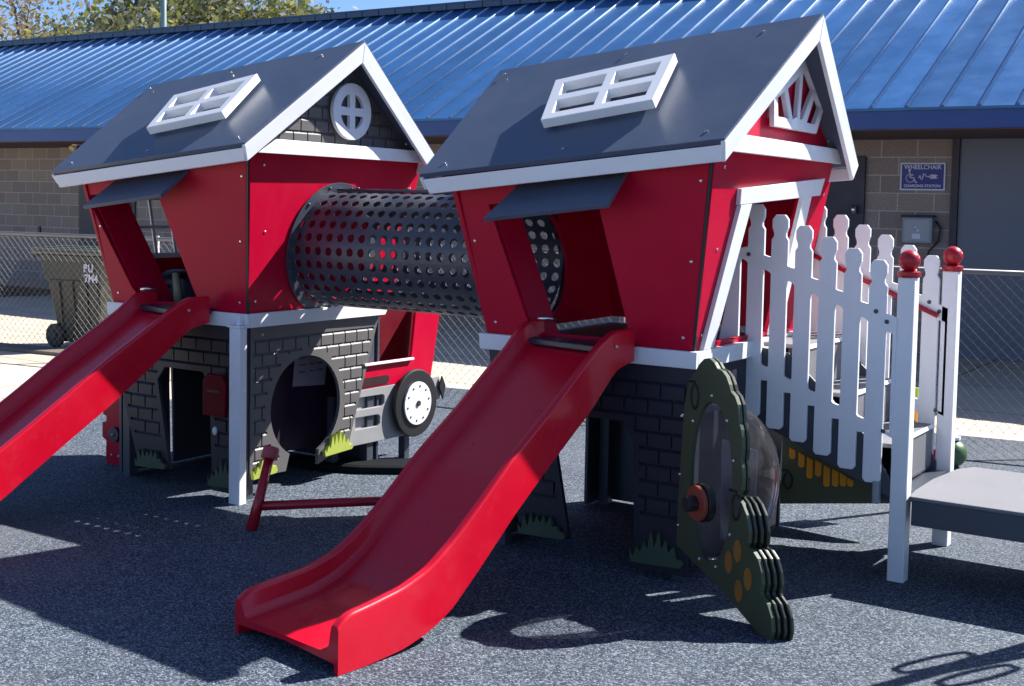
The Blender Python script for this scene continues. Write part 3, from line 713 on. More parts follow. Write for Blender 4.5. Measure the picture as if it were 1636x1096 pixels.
        slab('door_jamb', GT2, [(.192, 1.6405), (.308, 1.648), (.145, 1.016), (.045, 1.016)], (-.021, 0, 0), WHITE, H, bevel=.002)
        slab('door_jamb', GT2, [(.918, 1.681), (1.03, 1.688), (.92, 1.02), (.80, 1.02)], (-.021, 0, 0), WHITE, H, bevel=.002)
    # bolts on the gable corners
    bolts([(.15, 1.14, 1.965)], (1, 0, 0), H)
    bm = bmesh.new(); add_tube(bm, [(.15, 1.29, 1.93), (.15, 1.30, 1.86)], .02, 10); link('roof_bracket', bm, STEEL, H, smooth=True)
    # grab handle by the opening
    bm = bmesh.new(); hx = hole[4][0] + .04; add_tube(bm, [(hx - .02, .02, 1.10), (hx - .005, -.03, 1.105), (hx + .035, -.03, 1.11), (hx + .05, .02, 1.10)], .010, 10)
    link('grab_handle', bm, STEEL, H, smooth=True)
    return H
HL = playhouse('L'); HR = playhouse('R')

# things attached in and on the left playhouse
mb = empty('play_mailbox', OL + V((-.20, -.03, .45)), 'dark red rounded mailbox panel on the shaded lower wall beside the white corner post', 'mailbox')
slab('box_front', lambda u, v: (u, -.02, v), [(-.085, 0), (.085, 0), (.09, .18), (.06, .225), (-.05, .23), (-.085, .19)], (0, .024, 0), plastic('shaded_red_sheet', (.14, .002, .012), .5, spec=.1), mb)  # red darkened to carry the shade under the house
slab('letter_slot', lambda u, v: (u, -.023, v), [(-.05, .13), (.05, .13), (.05, .145), (-.05, .145)], (0, .002, 0), BLACK, mb, bevel=0)
kb = empty('door_knob', OL + V((-.20, -.03, .37)), 'small pale teardrop knob under the dark red mailbox', 'knob')
ball('knob', (0, -.01, 0), .016, WHITE, kb, (.9, .8, 1.5)); 
# dark steering seat seen through the opening, with a pale lever
ds = empty('play_sink', OL + V((-.90, .32, .985)), 'dark rounded play counter seen through the left playhouse opening', 'play counter')
box('counter', (-.12, -.1, 0), (.16, .1, .165), GREY, ds, .02); ball('basin', (.0, 0, .14), .12, BLACK, ds, (1.1, 1, .62))
tube('lever', [(.15, -.12, .02), (.11, -.11, .20)], [.028, .02], plastic('brass_tan', (.35, .3, .18), .4), ds)
no = empty('notice_board', OL + V((-.30, 0.25, 0)), 'faded paper notice on the wall inside the round crawl opening', 'notice')
fN = lambda u, v: (0, u, v)
slab('paper', fN, [(.42, .52), (.70, .50), (.73, .77), (.45, .80)], (-.004, 0, 0), PAPER, no, bevel=0)
bm = bmesh.new()
bm.free(); fp_ = plastic('faded_print', (.2, .16, .22), .6)
for i in range(4):
    for (a, c_) in ((.47, .53), (.56, .60), (.62, .68)):
        bm = bmesh.new(); quad3(bm, [(.002, a, .72 - i * .042), (.002, c_, .718 - i * .042), (.002, c_, .73 - i * .042), (.002, a, .732 - i * .042)], (-.0015, 0, 0)); link('print', bm, fp_, no)
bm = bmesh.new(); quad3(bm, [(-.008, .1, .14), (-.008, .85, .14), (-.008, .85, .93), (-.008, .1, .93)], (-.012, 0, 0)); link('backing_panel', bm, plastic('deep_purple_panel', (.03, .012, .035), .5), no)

# ------------------------------------------------------------------ tunnel
T = empty('crawl_tunnel', (-4.1, 5.42, 1.35), 'dark perforated metal crawl tunnel bridging the two red playhouses', 'tunnel')
bm = bmesh.new()
Lx, r0 = 1.34, .322; ncol, nrow = 18, 27; dx = Lx / ncol; dth = 2 * math.pi / nrow
def TP(x, th, r): return V((x - Lx / 2 - .02, r * math.cos(th), r * math.sin(th)))
def cell(x0, x1, t0, t1, hole):
    outr = []; 
    for rr in (r0, r0 - .006):
        cx, ct = (x0 + x1) / 2, (t0 + t1) / 2; sq = [(x0, t0), (cx, t0), (x1, t0), (x1, ct), (x1, t1), (cx, t1), (x0, t1), (x0, ct)]
        vs = [bm.verts.new(TP(a, b_, rr)) for a, b_ in sq]
        if not hole: bm.faces.new(vs); continue
        hr = .0245; ang = [225, 270, 315, 0, 45, 90, 135, 180]
        hv = [bm.verts.new(TP(cx + hr * math.cos(R(a)), ct + hr / r0 * math.sin(R(a)), rr)) for a in ang]
        for i in range(8): bm.faces.new([vs[i], vs[(i + 1) % 8], hv[(i + 1) % 8], hv[i]])
        outr.append(hv)
    if hole:
        for i in range(8): bm.faces.new([outr[0][i], outr[0][(i + 1) % 8], outr[1][(i + 1) % 8], outr[1][i]])
for i in range(ncol):
    for j in range(nrow):
        tc_ = (j + .5) * dth
        bottom = abs(((tc_ - 1.5 * math.pi + math.pi) % (2 * math.pi)) - math.pi) < .3
        cell(i * dx, (i + 1) * dx, j * dth, (j + 1) * dth, not bottom)
bmesh.ops.remove_doubles(bm, verts=bm.verts[:], dist=.0004)
link('perforated_shell', bm, PERF, T)
def ringobj(name, x, ri, ro, t, mat, n=48):
    bm = bmesh.new(); poly_slab(bm, lambda u, v: (x, u, v), circ(0, 0, ro, None, n), (t, 0, 0), [circ(0, 0, ri, None, n)]); return link(name, bm, mat, T, .002)
# end flanges leaning with the walls
for (x, tilt, nm) in ((-4.795 + 4.1, .145, 'end_flange'), (-3.425 + 4.1 + -.03, -.2, 'end_flange')):
    bm = bmesh.new(); sg = 1 if tilt > 0 else -1
    poly_slab(bm, lambda u, v: (x + tilt * v + .012 * sg, u, v), circ(0, 0, .372, None, 56), (.008 * sg, 0, 0), [circ(0, 0, .315, None, 56)])
    add_bolts(bm, [(x + tilt * .35 * math.sin(a) + .02 * sg, .35 * math.cos(a), .35 * math.sin(a)) for a in [R(15 + 30 * q) for q in range(12)]], (sg, 0, 0), .009)
    link(nm, bm, PERF, T, .0015)
bm = bmesh.new(); add_box(bm, (-.62, -.04, .323), (.60, .05, .338)); add_bolts(bm, [(-.5, 0, .338), (-.15, 0, .338), (.2, 0, .338), (.5, 0, .338)], (0, 0, 1), .01)
link('top_strap', bm, PERF, T, .003)
# inner disc ring seen through the right opening
# ------------------------------------------------------------------ slides
def interp(tab, s):
    for (a, *p), (b_, *q) in zip(tab, tab[1:]):
        if s <= b_: t = (s - a) / (b_ - a); t = max(0, min(1, t)); return [x + (y - x) * t for x, y in zip(p, q)]
    return list(tab[-1][1:])
def catmull(tab, n):
    out = []
    S = [r[0] for r in tab]
    for i in range(n + 1):
        s = S[0] + (S[-1] - S[0]) * i / n
        acc = [0] * (len(tab[0]) - 1); wsum = 0
        for k in range(-4, 5):
            ww = math.exp(-(k / 2.2) ** 2); ss = min(max(s + k * .014, S[0]), S[-1]); v = interp(tab, ss); acc = [a + ww * b for a, b in zip(acc, v)]; wsum += ww
        out.append((s, *[a / wsum for a in acc]))
    return out
def make_slide(loc, label, short=True, ang=-9.8, asym=.03):
    S_ = empty('slide', loc, label, 'slide', 'red slides of the playhouses')
    if short:
        tab = [(-.08, 1.10, .96, 0), (.04, 1.095, .93, 0), (.2, .975, .775, 0), (.44, .78, .59, 0), (.66, .62, .41, 0), (.85, .455, .235, 0), (1.0, .335, .105, 0), (1.12, .262, .05, 0), (1.25, .222, .018, 0), (1.42, .20, .006, 0), (1.56, .185, .005, 0)]
    else:
        tab = [(-.08, 1.10, .96, 0), (.04, 1.095, .93, 0), (.26, .945, .755, 0), (.49, .80, .578, 0), (.72, .635, .421, 0), (.91, .505, .288, 0), (1.07, .40, .175, 0), (1.25, .29, .065, 0), (1.40, .235, .02, 0), (1.6, .205, .006, 0), (1.75, .19, .005, 0)]
    tab = [(s, rim, rim - (.105 if s < 1 else .105 + .01), bot, .285 + max(0, s - 1) * .035) for s, rim, bot, _ in tab]
    st = catmull(tab, 64); d = V((math.sin(R(ang)), -math.cos(R(ang)), 0)); a = V((-d.y, d.x, 0))  # a points to +x
    if a.x < 0: a = -a
    bm = bmesh.new(); rings = []
    for i, (s, rim, bed, bot, hw) in enumerate(st):
        send = st[-1][0]; e = max(0, (s - send + .07) / .07); dz = .03 * e * e
        def side(sg):
            rm = rim + asym * sg * min(1, max(0, s / .15)) * (1 - .35 * min(1, max(0, (s - .8) / .6))) - dz
            bd = bed + .35 * (asym * sg) * 0
            return [(-hw, bot), (-hw, (bot + rm) / 2), (-hw, rm - .014), (-hw + .004, rm - .004), (-hw + .012, rm), (-hw + .030, rm), (-hw + .037, rm - .004), (-hw + .041, rm - .014),
                    (-hw + .052, bd + .032), (-hw + .062, bd + .012), (-hw + .082, bd + .001), (-hw * .4, bd)]
        prof = side(-1); profr = side(1)
        full = prof + [(0, bed)] + [(-x, z) for x, z in reversed(profr)]
        und = [(hw - .02, bot), (hw - .022, max(bot + .004, bed - .03)), (0, bed - .018 if bed - .018 > bot else bot + .008), (-hw + .022, max(bot + .004, bed - .03)), (-hw + .02, bot)]
        full += und
        c = d * s; rings.append([bm.verts.new(c + a * x + V((0, 0, z))) for x, z in full])
    n = len(rings[0])
    for i in range(len(rings) - 1):
        for k in range(n): bm.faces.new([rings[i][k], rings[i][(k + 1) % n], rings[i + 1][(k + 1) % n], rings[i + 1][k]])
    bm.faces.new(rings[0][::-1]); bm.faces.new(rings[-1])
    ch = link('chute', bm, SLIDE_RED, S_, 0, True); ch.modifiers.new('wn', 'WEIGHTED_NORMAL').keep_sharp = True
    ch.data.set_sharp_from_angle(angle=R(50))
    # entry deck piece
    u = -d
    bm = bmesh.new(); P = [a * -.245 + V((0, .14, 1.030)), a * .27 + V((0, .14, 1.030)), a * .25 + V((0, -.045, 1.022)), a * -.235 + V((0, -.035, 1.022))]
    quad3(bm, P, (0, 0, -.03)); link('entry_plate', bm, plastic('navy_entry_plate', (.02, .022, .04), .25), S_, .006)
    bm = bmesh.new(); bm.free(); bolts([a * .286 + d * .05 + V((0, 0, 1.03))], (1, 0, 0), S_, .009)
    return S_
s1 = make_slide((-2.842, 4.82, 0), 'large red slide running down from the right playhouse in the centre foreground')
s2 = make_slide((-5.345, 4.715, 0), 'red slide of the left playhouse running out of the left edge of the picture', False, -10, .02)

# ------------------------------------------------------------------ fire truck panel beyond the left playhouse
TK = empty('truck_panel', OL + V((0, 0, 0)), 'red and grey play truck panel with one white hubbed black wheel behind the left playhouse', 'play truck')
TF = lambda u, v: (-.012, u, v)
slab('cab', TF, [(.93, 1.01), (1.74, .99), (1.715, .86), (1.637, .497), (1.60, .497), (.93, .497)], (-.02, 0, 0), RED, TK, [[(.965, .955), (1.475, .955), (1.432, .645), (.965, .65)]])
board('window_ledge', [(-.010, .96, .638), (-.010, 1.434, .633), (-.010, 1.434, .647), (-.010, .96, .652)], (.02, 0, 0), WHITE, TK, .002)
board('cab_side', [(-.034, 1.72, .86), (-.034, 1.645, .497), (-.30, 1.80, .497), (-.30, 1.86, .99)], (0, .015, 0), RED, TK)
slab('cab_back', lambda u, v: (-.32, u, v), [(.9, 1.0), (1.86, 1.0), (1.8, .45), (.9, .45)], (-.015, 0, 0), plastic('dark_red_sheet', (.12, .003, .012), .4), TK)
slab('chassis', TF, [(.80, .4955), (1.73, .4955), (1.765, .35), (1.66, .34), (1.40, .16), (.80, .168)], (-.024, 0, 0), CHASSIS, TK,
     [[(.90, .378), (1.15, .375), (1.17, .39), (1.17, .435), (1.15, .447), (.90, .452)], [(.90, .262), (1.11, .257), (1.13, .272), (1.13, .315), (1.11, .328), (.90, .333)]])
slab('rear_slot_panel', lambda u, v: (-.05, u, v), [(.80, .48), (1.30, .48), (1.30, .17), (.80, .18)], (-.01, 0, 0), plastic('slot_backing', (.42, .42, .42), .5), TK)
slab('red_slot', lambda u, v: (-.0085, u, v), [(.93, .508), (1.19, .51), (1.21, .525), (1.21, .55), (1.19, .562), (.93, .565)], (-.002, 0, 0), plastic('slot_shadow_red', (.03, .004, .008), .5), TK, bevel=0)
board('light', [(-.003, 1.735, .50), (-.003, 1.775, .43), (-.003, 1.745, .345), (-.003, 1.705, .43)], (.012, 0, 0), BLACK, TK)
wl = disc('wheel', (.005, 1.432, .362), (1, 0, 0), .212, .03, BLACK, TK, 56, .006)
hb = disc('hub', (.036, 1.432, .362), (1, 0, 0), .135, .012, WHITE, wl, 48)
bm = bmesh.new(); add_tube(bm, [(.0485, 1.432, .362), (.056, 1.432, .362)], .018, 14)
for q in range(10):
    a = R(36 * q + 10); add_tube(bm, [(.0485, 1.432 + .108 * math.cos(a), .362 + .108 * math.sin(a)), (.051, 1.432 + .108 * math.cos(a), .362 + .108 * math.sin(a))], .007, 8)
link('hub_bolt', bm, GROOVE, wl)
box('support_post', (-.2, .86, 0), (-.15, .91, .45), GREY, TK); box('support_post', (-.09, 1.41, 0), (-.04, 1.46, .45), GREY, TK)

# ------------------------------------------------------------------ staircase with picket railings
P7 = [1.647 - .0465 * i for i in range(6)]
def picket_panel(parent, y, dx, th):
    pitch, x0 = .1145, -2.267 + dx
    outer = []
    # leftmost stub joining the house wall
    rt_ = lambda x: 1.46 - .407 * (x - dx + 2.333)          # top of the upper rail
    outer += [(-2.445 + dx, .975), (-2.36 + dx, 1.44)]
    for i in range(6):
        c, t = x0 + pitch * i, P7[i]
        outer += [(c - .04, rt_(c - .045)), (c - .04, t - .115), (c - .029, t - .098), (c - .029, t - .083), (c - .038, t - .058), (c - .038, t - .022), (c - .022, t), (c + .022, t), (c + .038, t - .022), (c + .038, t - .058), (c + .029, t - .083), (c + .029, t - .098), (c + .04, t - .115), (c + .04, rt_(c + .045))]
    outer += [(-1.607 + dx, rt_(-1.607 + dx)), (-1.607 + dx, .70 - .063), (-1.655 + dx, .657)]
    bt = lambda i: .663 - .0465 * i
    for i in range(5, -1, -1):
        c, b_ = x0 + pitch * i, bt(i)
        zt = .885 - .407 * (c + .057 - dx + 2.333)
        zl = .885 - .407 * (c - .057 - dx + 2.333)
        outer += [(c + .04, zt), (c + .04, b_ + .014), (c + .028, b_), (c - .028, b_), (c - .04, b_ + .014), (c - .04, zl)]
    outer += [(-2.355 + dx, .89), (-2.37 + dx, .66), (-2.425 + dx, .67), (-2.435 + dx, .87)]
    holes = []
    for i in range(6):
        x = x0 - pitch / 2 + pitch * i; a, b_ = 1.388 - .407 * (x - dx + 2.333), .955 - .407 * (x - dx + 2.333)
        if i == 0: a -= .0
        holes.append([(x - .0185, a + .006), (x - .0185, b_ + .008), (x - .010, b_), (x + .012, b_ - .008), (x + .0185, b_ - .002), (x + .0185, a - .010), (x + .010, a), (x - .010, a + .009)])
    x = x0 + pitch * 5.5; a, b_ = 1.388 - .407 * (x - dx + 2.333), .955 - .407 * (x - dx + 2.333)
    holes.append([(x - .0165, a), (x - .0165, b_), (x + .014, b_ - .01), (x + .014, a - .01)])
    o = slab('picket_panel', lambda u, v: (u, y, v), outer, (0, th, 0), WHITE, parent, holes, .0025)
    return o
def railing(y, dx, label, py):
    r_ = empty('picket_railing', (-1.575 + 0, py, 0), label, 'railing', 'white picket railings beside the steps')
    off = V((1.575, -py, 0))
    pp = picket_panel(r_, 0, 0, .019); pp.location = V((1.575 + dx, y - py, 0))
    p_ = box('post', (-.037, -.037, 0), (.037, .037, 1.342), WHITE, r_, .005)
    bm = bmesh.new(); add_tube(bm, [(0, 0, 1.343), (0, 0, 1.352), (0, 0, 1.366), (0, 0, 1.372)], [.046, .05, .05, .03], 24); b1 = link('post_cap', bm, DREDBAR, r_, smooth=False)
    ball('ball_finial', (0, 0, 1.415), .047, DREDBAR, r_)
    sgn = 1 if y < 5.8 else -1
    yy = y + .03 if sgn > 0 else y - .022
    tube('handrail', [(-2.42 + dx + 1.575, yy - py, 1.452), (-1.62 + 1.575, yy - py, 1.452 - .407 * .80)], .0125, DREDBAR, r_)
    yb = y - .001
    bolts([(q[0] + 1.575 + dx, yb - py, q[1]) for q in ((-2.356, 1.427), (-2.301, 1.415), (-1.699, 1.189), (-1.65, 1.146), (-2.425, .97), (-1.648, .665))], (0, -1, 0), r_, .010, .003, GREY)
    return r_
railing(5.490, 0, 'near white picket railing of the steps, its post in front of the entry platform', 5.535)
railing(6.225, .030, 'far white picket railing of the steps, its post rising behind the entry platform', 6.262)

st = empty('play_steps', (-2.2, 5.6, 0), 'dark grey steps climbing from the ramp to the red doorway between the picket railings', 'steps')
for i in range(3):
    x1 = -1.62 - .20 * i; z = .40 + .203 * (i + 1) - .0
    if i < 3:
        bm = bmesh.new(); quad3(bm, [(x1 - .22 + 2.2, -.05, z - .002), (x1 + 2.2, -.05, z - .002), (x1 + 2.2, .60, z - .002), (x1 - .22 + 2.2, .60, z - .002)], (0, 0, -.02))
        t_ = link('tread', bm, DECK, st, .004)
        bm = bmesh.new(); add_box(bm, (x1 - .008 + 2.2, -.045, z - .20), (x1 - .002 + 2.2, .595, z - .0225)); 
        link('riser', bm, plastic('riser_grey', (.16, .16, .175), .5), t_)
        board('nosing', [(x1 + 2.2 + .0005, -.05, z + .0005), (x1 + 2.2 + .006, -.05, z - .018), (x1 + 2.2 + .006, .6, z - .018), (x1 + 2.2 + .0005, .6, z + .0005)], (-.002, 0, 0), WHITE, t_, .001)
for yy in (5.512, 6.20):
    slab('stringer', lambda u, v: (u + 2.2, yy - 5.6, v), [(-2.30, .99), (-2.28, .655), (-1.66, .385), (-1.60, .37), (-1.60, .42), (-1.72, .62), (-2.1, .97)], (0, .014, 0), GREY, st)
bm = bmesh.new(); add_box(bm, (.50, -.05, .345), (.655, .595, .38)); link('shade_bar', bm, GREY, st)  # bar added under the steps to keep sun off the ground
bm = bmesh.new(); quad3(bm, [(-.06, -.07, .66), (.58, -.07, .392), (.58, .597, .392), (-.06, .597, .66)], (0, 0, .012)); link('shade_panel', bm, GREY, st)  # sloping sheet added to close off sunlight beneath the steps
# ------------------------------------------------------------------ ramp platform
pf = empty('entry_platform', (-.7, 5.85, 0), 'low grey entry platform with dark sides running off the right edge of the picture', 'platform')
PL = lambda u, v: (u + .7, v - 5.85, .398)
slab('deck_top', PL, [(-1.520, 5.470), (1.6, 5.470), (1.6, 6.30), (-1.45, 6.30), (-1.50, 6.2), (-1.535, 5.9), (-1.535, 5.6)], (0, 0, -.018), DECK, pf, bevel=.006)
bm = bmesh.new(); add_box(bm, (-.81, -.372, .27), (2.3, -.355, .3795)); add_box(bm, (-.81, .41, .27), (2.3, .43, .3795)); add_box(bm, (-.80, -.3545, .27), (-.785, .4095, .3795))
link('skirt', bm, plastic('dark_slate_skirt', (.045, .055, .08), .4), pf, .003)
for xx in (1.2, 2.2):
    for yy in (-.34, .39): box('leg', (xx - .035, yy - .035, 0), (xx + .035, yy + .035, .38), WHITE, pf, .004)
bm = bmesh.new(); add_box(bm, (-.985, -.372, .34), (-.955, -.33, .44)); o = link('latch', bm, plastic('latch_grey', (.3, .3, .32), .4), pf, .006)
# hand loop frame standing on the platform just past the right edge of the picture
hl = empty('hand_loop_frame', (-.2, 5.3, 0), 'grey support board with two long hand loops beside the entry platform', 'handrail')
SH = lambda x, y, z: V((x + .55 * z, y + .917 * z, z)) - V((-.2, 5.3, 0))
HZ = 1.3
a_, b2_ = SH(-1.35, 4.02, HZ), SH(-.75, 5.38, HZ)
dd = (b2_ - a_).normalized(); nn = V((-dd.y, dd.x, 0)) * .03
board('top_board', [a_ - nn, b2_ - nn, b2_ + nn, a_ + nn], (0, 0, .03), WHITE, hl)
def loop(c, L_, w_, ang):
    pts = []
    for i in range(25):
        t = 2 * math.pi * i / 24; x, y = math.cos(t) * L_, math.sin(t) * w_
        x = max(-L_ * .93, min(L_ * .93, x * 1.12)); pts.append(c + V((x * math.cos(ang) - y * math.sin(ang), x * math.sin(ang) + y * math.cos(ang), 0)))
    tube('hand_loop', pts, .014, DREDBAR, hl, 10)
ang = math.atan2(dd.y, dd.x)
loop(SH(-1.165, 4.60, HZ), .20, .038, ang - .05); loop(SH(-1.005, 4.56, HZ), .20, .038, ang - .05)
for q in (.35, .9):
    p = a_ + (b2_ - a_) * q; tube('leg', [p + V((.0, 0, 0)), V((p.x, p.y, 0))], .025, GALV, hl)

# ------------------------------------------------------------------ leafy bubble panel
A_, B_ = V((-1.705, 4.443, 0)), V((-2.38, 4.88, 0)); t_ = (A_ - B_).normalized(); nb_ = V((-t_.y, t_.x, 0))   # away from camera
LP = empty('bush_panel', B_, 'dark green scalloped bush panel with a clear bubble and orange wheel', 'play panel')
fP = lambda u, v: t_ * u + V((0, 0, v))
def scal(pts_):   # scalloped right edge: arcs between given points, bulging outward
    return pts_
lowr = [(.475, .49), (.515, .498), (.552, .478), (.585, .44), (.606, .38), (.604, .335), (.594, .318), (.628, .315), (.668, .29), (.694, .245), (.702, .20), (.693, .165), (.700, .155), (.738, .135), (.768, .09), (.775, .04), (.765, 0)]
outl = [(.073, .19), (.078, .381), (.092, .599), (.108, .80), (.128, .87), (.15, .915), (.19, .955), (.215, .985), (.25, 1.01), (.289, 1.018), (.325, 1.005), (.350, .983),
        (.385, .978), (.415, .96), (.437, .93), (.450, .905), (.48, .89), (.502, .86), (.512, .82), (.516, .79), (.530, .765), (.538, .74), (.542, .69), (.536, .645), (.546, .62), (.552, .58), (.548, .53), (.53, .505)] + lowr[1:] + [(.70, 0), (.416, .10)]
hole = circ(.325, .515, .155, .33, 36)
slab('leaf_sheet', fP, outl, nb_ * .019, GREEN, LP, [hole], .002)
# stacked dark sheets behind the lower scallops
for k in range(1, 4):
    sh = nb_ * (.0225 * k) + t_ * (.010 * k)
    low = [(.42, .12), (.45, .42)] + lowr[:-1] + [(.765, .002), (.70, .002), (.58, .03)]
    slab('edge_sheet', lambda u, v, sh=sh: fP(u, v) + sh, low, nb_ * .015, DGREEN, LP, (), .004)
slab('edge_sheet', lambda u, v: fP(u, v) + nb_ * .022 + t_ * .004, [p for p in outl[8:28]] + [(.50, .50), (.49, .75), (.43, .86), (.3, .96)], nb_ * .016, DGREEN, LP, (), .003)
# bubble
bm = bmesh.new(); bmesh.ops.create_uvsphere(bm, u_segments=40, v_segments=24, radius=1)
bmesh.ops.delete(bm, geom=[v for v in bm.verts if v.co.y < -.02], context='VERTS')
for v in bm.verts: v.co = t_ * (.325 + v.co.x * .165) + nb_ * (.02 + v.co.y * .30) + V((0, 0, .515 + v.co.z * .335))
link('clear_bubble', bm, ACRYLIC, LP, smooth=True)
bolts([fP(.325 + .178 * math.cos(a), .515 + .355 * math.sin(a)) for a in [R(90), R(140), R(200), R(250), R(290), R(330), R(20), R(50)]] + [fP(.10, .75), fP(.095, .5), fP(.09, .28)], -nb_, LP, .008)
slab('back_plate', lambda u, v: fP(u, v) + nb_ * .13, [(.21, .24), (.44, .24), (.455, .66), (.20, .66)], nb_ * .01, plastic('scuffed_grey_plate', (.20, .185, .19), .5, .25, .2, 25, dirt=.3), LP)
# orange wheel with black hub held in the opening
wc = fP(.315, .43) - nb_ * .045
disc('wheel_disc', wc, -nb_, .072, .02, plastic('rust_orange_disc', (.30, .055, .03), .5), LP, 40, .004)
bm = bmesh.new(); add_tube(bm, [wc + nb_ * .002, wc + nb_ * .035], .079, 40); o = link('wheel_rim', bm, BLACK, LP, .004)
disc('wheel_hub', wc - nb_ * .0205, -nb_, .032, .045, BLACK, LP, 24, .004)
# inlaid curls and seed shapes
def curl(parent, f, c, s_, mat, nrm):
    bm = bmesh.new()
    pts = [f(c[0] + s_ * math.cos(t) * .55, c[1] + s_ * math.sin(t)) + nrm * .0015 for t in [R(a) for a in range(120, 121 + 330, 22)]] + [f(c[0] - s_ * .1, c[1] + s_ * 1.25) + nrm * .0015, f(c[0] - s_ * .9, c[1] + s_ * 1.2) + nrm * .0015]
    add_tube(bm, pts, .0055, 6); return link('vine_curl', bm, mat, parent, smooth=True)
curl(LP, fP, (.19, .845), .05, BLACK, -nb_); curl(LP, fP, (.515, .455), .05, BLACK, -nb_)
for (u, v) in ((.535, .285), (.475, .225), (.61, .195), (.55, .130)):
    slab('oval_inlay', lambda a, b: fP(a, b) - nb_ * .0025, circ(u, v, .027, .045, 20), nb_ * .002, OCHRE, LP, bevel=0)

# ------------------------------------------------------------------ carrot garden panel
CP = empty('garden_panel', (-2.2, 6.19, 0), 'low olive green garden panel with a row of orange carrots under the steps', 'play panel')
fC = lambda u, v: V((u + 2.2, 0, v))
slab('green_sheet', fC, [(-2.72, .045), (-1.80, .185), (-1.86, .262), (-1.90, .275), (-2.45, .485), (-2.72, .56)], (0, .019, 0), plastic('olive_sheet', (.11, .13, .075), .45), CP)
xs = [-2.32, -2.27, -2.225, -2.18, -2.135, -2.09, -2.05, -2.012]; tz = [.392, .372, .356, .345, .325, .312, .296, .278]; bz = [.34, .302, .252, .268, .222, .229, .236, .24]
for x, a, b_ in zip(xs, tz, bz):
    slab('carrot', lambda u, v: V((u + 2.2, -.008, v)), [(x - .017, a + .008), (x + .017, a - .006), (x + .017, b_ + .01), (x + .008, b_), (x - .010, b_ + .002), (x - .017, b_ + .012)], (0, .0075, 0), ORANGE, CP, bevel=.003)
curl(CP, fC, (-2.34, .225), .042, BLACK, V((0, -1, 0)))
# small colour panel beyond, seen between the slats
cp = empty('colour_panel', (-1.95, 6.75, 0), 'narrow yellow and orange play marker seen between the pickets beside the near post', 'play marker')
slab('marker', lambda u, v: (u, 0, v), [(-.06, .50), (.1, .47), (.1, .62), (-.06, .645)], (0, .02, 0), ORANGE, cp); slab('marker_top', lambda u, v: (u, -.001, v), [(-.06, .6455), (.1, .6205), (.1, .69), (-.04, .70)], (0, .02, 0), plastic('lime', (.4, .5, .05), .4), cp)
tube('stem', [(0, .03, 0), (0, .03, .55)], .02, GREY, cp)

# ------------------------------------------------------------------ low red bar
lb = empty('balance_bar', (-4.41, 4.42, 0), 'low red tubular bar with a leaning end post beside the white corner post', 'play bar')
tube('end_post', [(0, 0, 0), (-.015, .08, .17), (-.028, .15, .33)], [.030, .026, .024], DREDBAR, lb)
bm = bmesh.new(); 
for dxx in (0,): add_tube(bm, [(-.027, .148, .328), (-.032, .172, .385)], [.044, .04], 20)
o = link('end_cap', bm, plastic('dull_pink_red', (.42, .06, .07), .5), lb, .008)
tube('cross_bar', [(-.012, .055, .11), (.35, .52, .10), (1.0, 1.2, .06)], .024, DREDBAR, lb)

cb_ = empty('shadow_crescent', (-4.9, 5.85, 0), 'black curved strip standing in for a shadow on the rubber between the two playhouses', 'shadow strip')  # raised black strip imitating a crescent of ground shadow
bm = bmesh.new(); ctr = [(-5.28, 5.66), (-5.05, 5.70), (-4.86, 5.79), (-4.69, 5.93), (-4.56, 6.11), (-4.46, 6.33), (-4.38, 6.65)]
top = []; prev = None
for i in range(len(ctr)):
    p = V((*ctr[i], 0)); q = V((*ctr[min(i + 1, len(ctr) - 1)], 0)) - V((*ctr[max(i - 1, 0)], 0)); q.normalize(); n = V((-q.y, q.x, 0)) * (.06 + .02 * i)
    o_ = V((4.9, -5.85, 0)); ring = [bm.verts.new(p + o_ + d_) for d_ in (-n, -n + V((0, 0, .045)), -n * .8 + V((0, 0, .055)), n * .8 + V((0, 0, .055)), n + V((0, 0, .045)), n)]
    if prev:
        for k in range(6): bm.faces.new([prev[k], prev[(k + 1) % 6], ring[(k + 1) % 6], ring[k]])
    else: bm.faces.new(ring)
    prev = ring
bm.faces.new(prev[::-1]); link('crescent_top', bm, plastic('painted_shadow_black', (.010, .011, .014), .8, spec=.1), cb_)
for p_ in (ctr[1], ctr[-2]): disc('crescent_stud', (p_[0] + 4.9, p_[1] - 5.85, .0555), (0, 0, 1), .02, .004, STEEL, cb_, 14, 0)

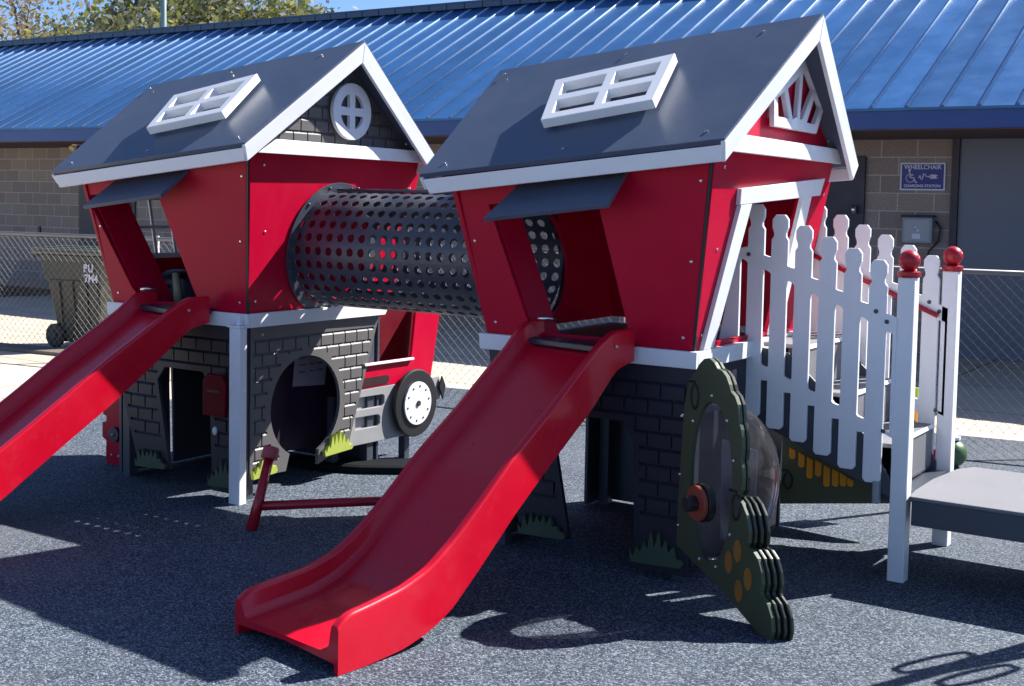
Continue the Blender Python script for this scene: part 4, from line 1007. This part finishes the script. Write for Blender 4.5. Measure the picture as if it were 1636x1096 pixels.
# ------------------------------------------------------------------ hydrant panel
hy = empty('hydrant_panel', (-6.12, 5.0, 0), 'shaded red fire hydrant shaped panel under the left slide', 'play panel')
slab('hydrant_body', lambda u, v: (u, 0, v), [(-.08, .0), (.08, .0), (.095, .03), (.09, .12), (.12, .13), (.12, .24), (.09, .25), (.085, .33), (.07, .39), (.0, .43), (-.06, .40), (-.085, .36), (-.12, .34), (-.12, .30), (-.09, .29), (-.09, .26), (-.125, .25), (-.125, .16), (-.09, .14), (-.095, .03)], (0, .05, 0), RED, hy, bevel=.004)
disc('outlet', (0, -.001, .19), (0, -1, 0), .045, .02, plastic('navy_outlet', (.01, .015, .05), .4), hy)
bolts([(0, -.022, .19), (-.035, 0, .06), (.03, 0, .06)], (0, -1, 0), hy, .008)

# ------------------------------------------------------------------ small green play seat by the fence
gs = empty('toadstool', (-2.02, 8.2, 0), 'small green domed toadstool with a red front beside the fence', 'toadstool')
bm = bmesh.new(); bmesh.ops.create_uvsphere(bm, u_segments=24, v_segments=12, radius=1)
for v in bm.verts: v.co = V((v.co.x * .095, v.co.y * .095, max(0, .09 + v.co.z * .09)))
link('dome', bm, plastic('bright_green', (.05, .11, .04), .4), gs, smooth=True)
disc('red_face', (-.055, -.085, .08), (-.3, -1, 0), .045, .02, RED, gs); disc('top_knob', (0, 0, .178), (0, 0, 1), .05, .02, WHITE, gs)

# a few dry leaves on the pavement
for i, (x, y) in enumerate([(-9.2, 6.6), (-8.75, 6.2), (-8.6, 6.55), (-9.7, 7.3), (-8.3, 6.3), (-9.9, 6.9), (-8.9, 7.0)]):
    bm = bmesh.new(); a = random.uniform(0, 6); c = V((x, y, .004)); u = V((math.cos(a), math.sin(a), .1)) * .022; v = V((-math.sin(a), math.cos(a), .3)) * .012
    vs = [bm.verts.new(c + q) for q in (-u, -v * .8 + V((0, 0, .006)), u + V((0, 0, .01)), v)]; bm.faces.new(vs)
    o = link('dry_leaf', bm, LF2); tag(o, 'tiny dry leaf lying on the sunlit concrete left of the slide', 'leaf', 'dry leaves on the concrete')
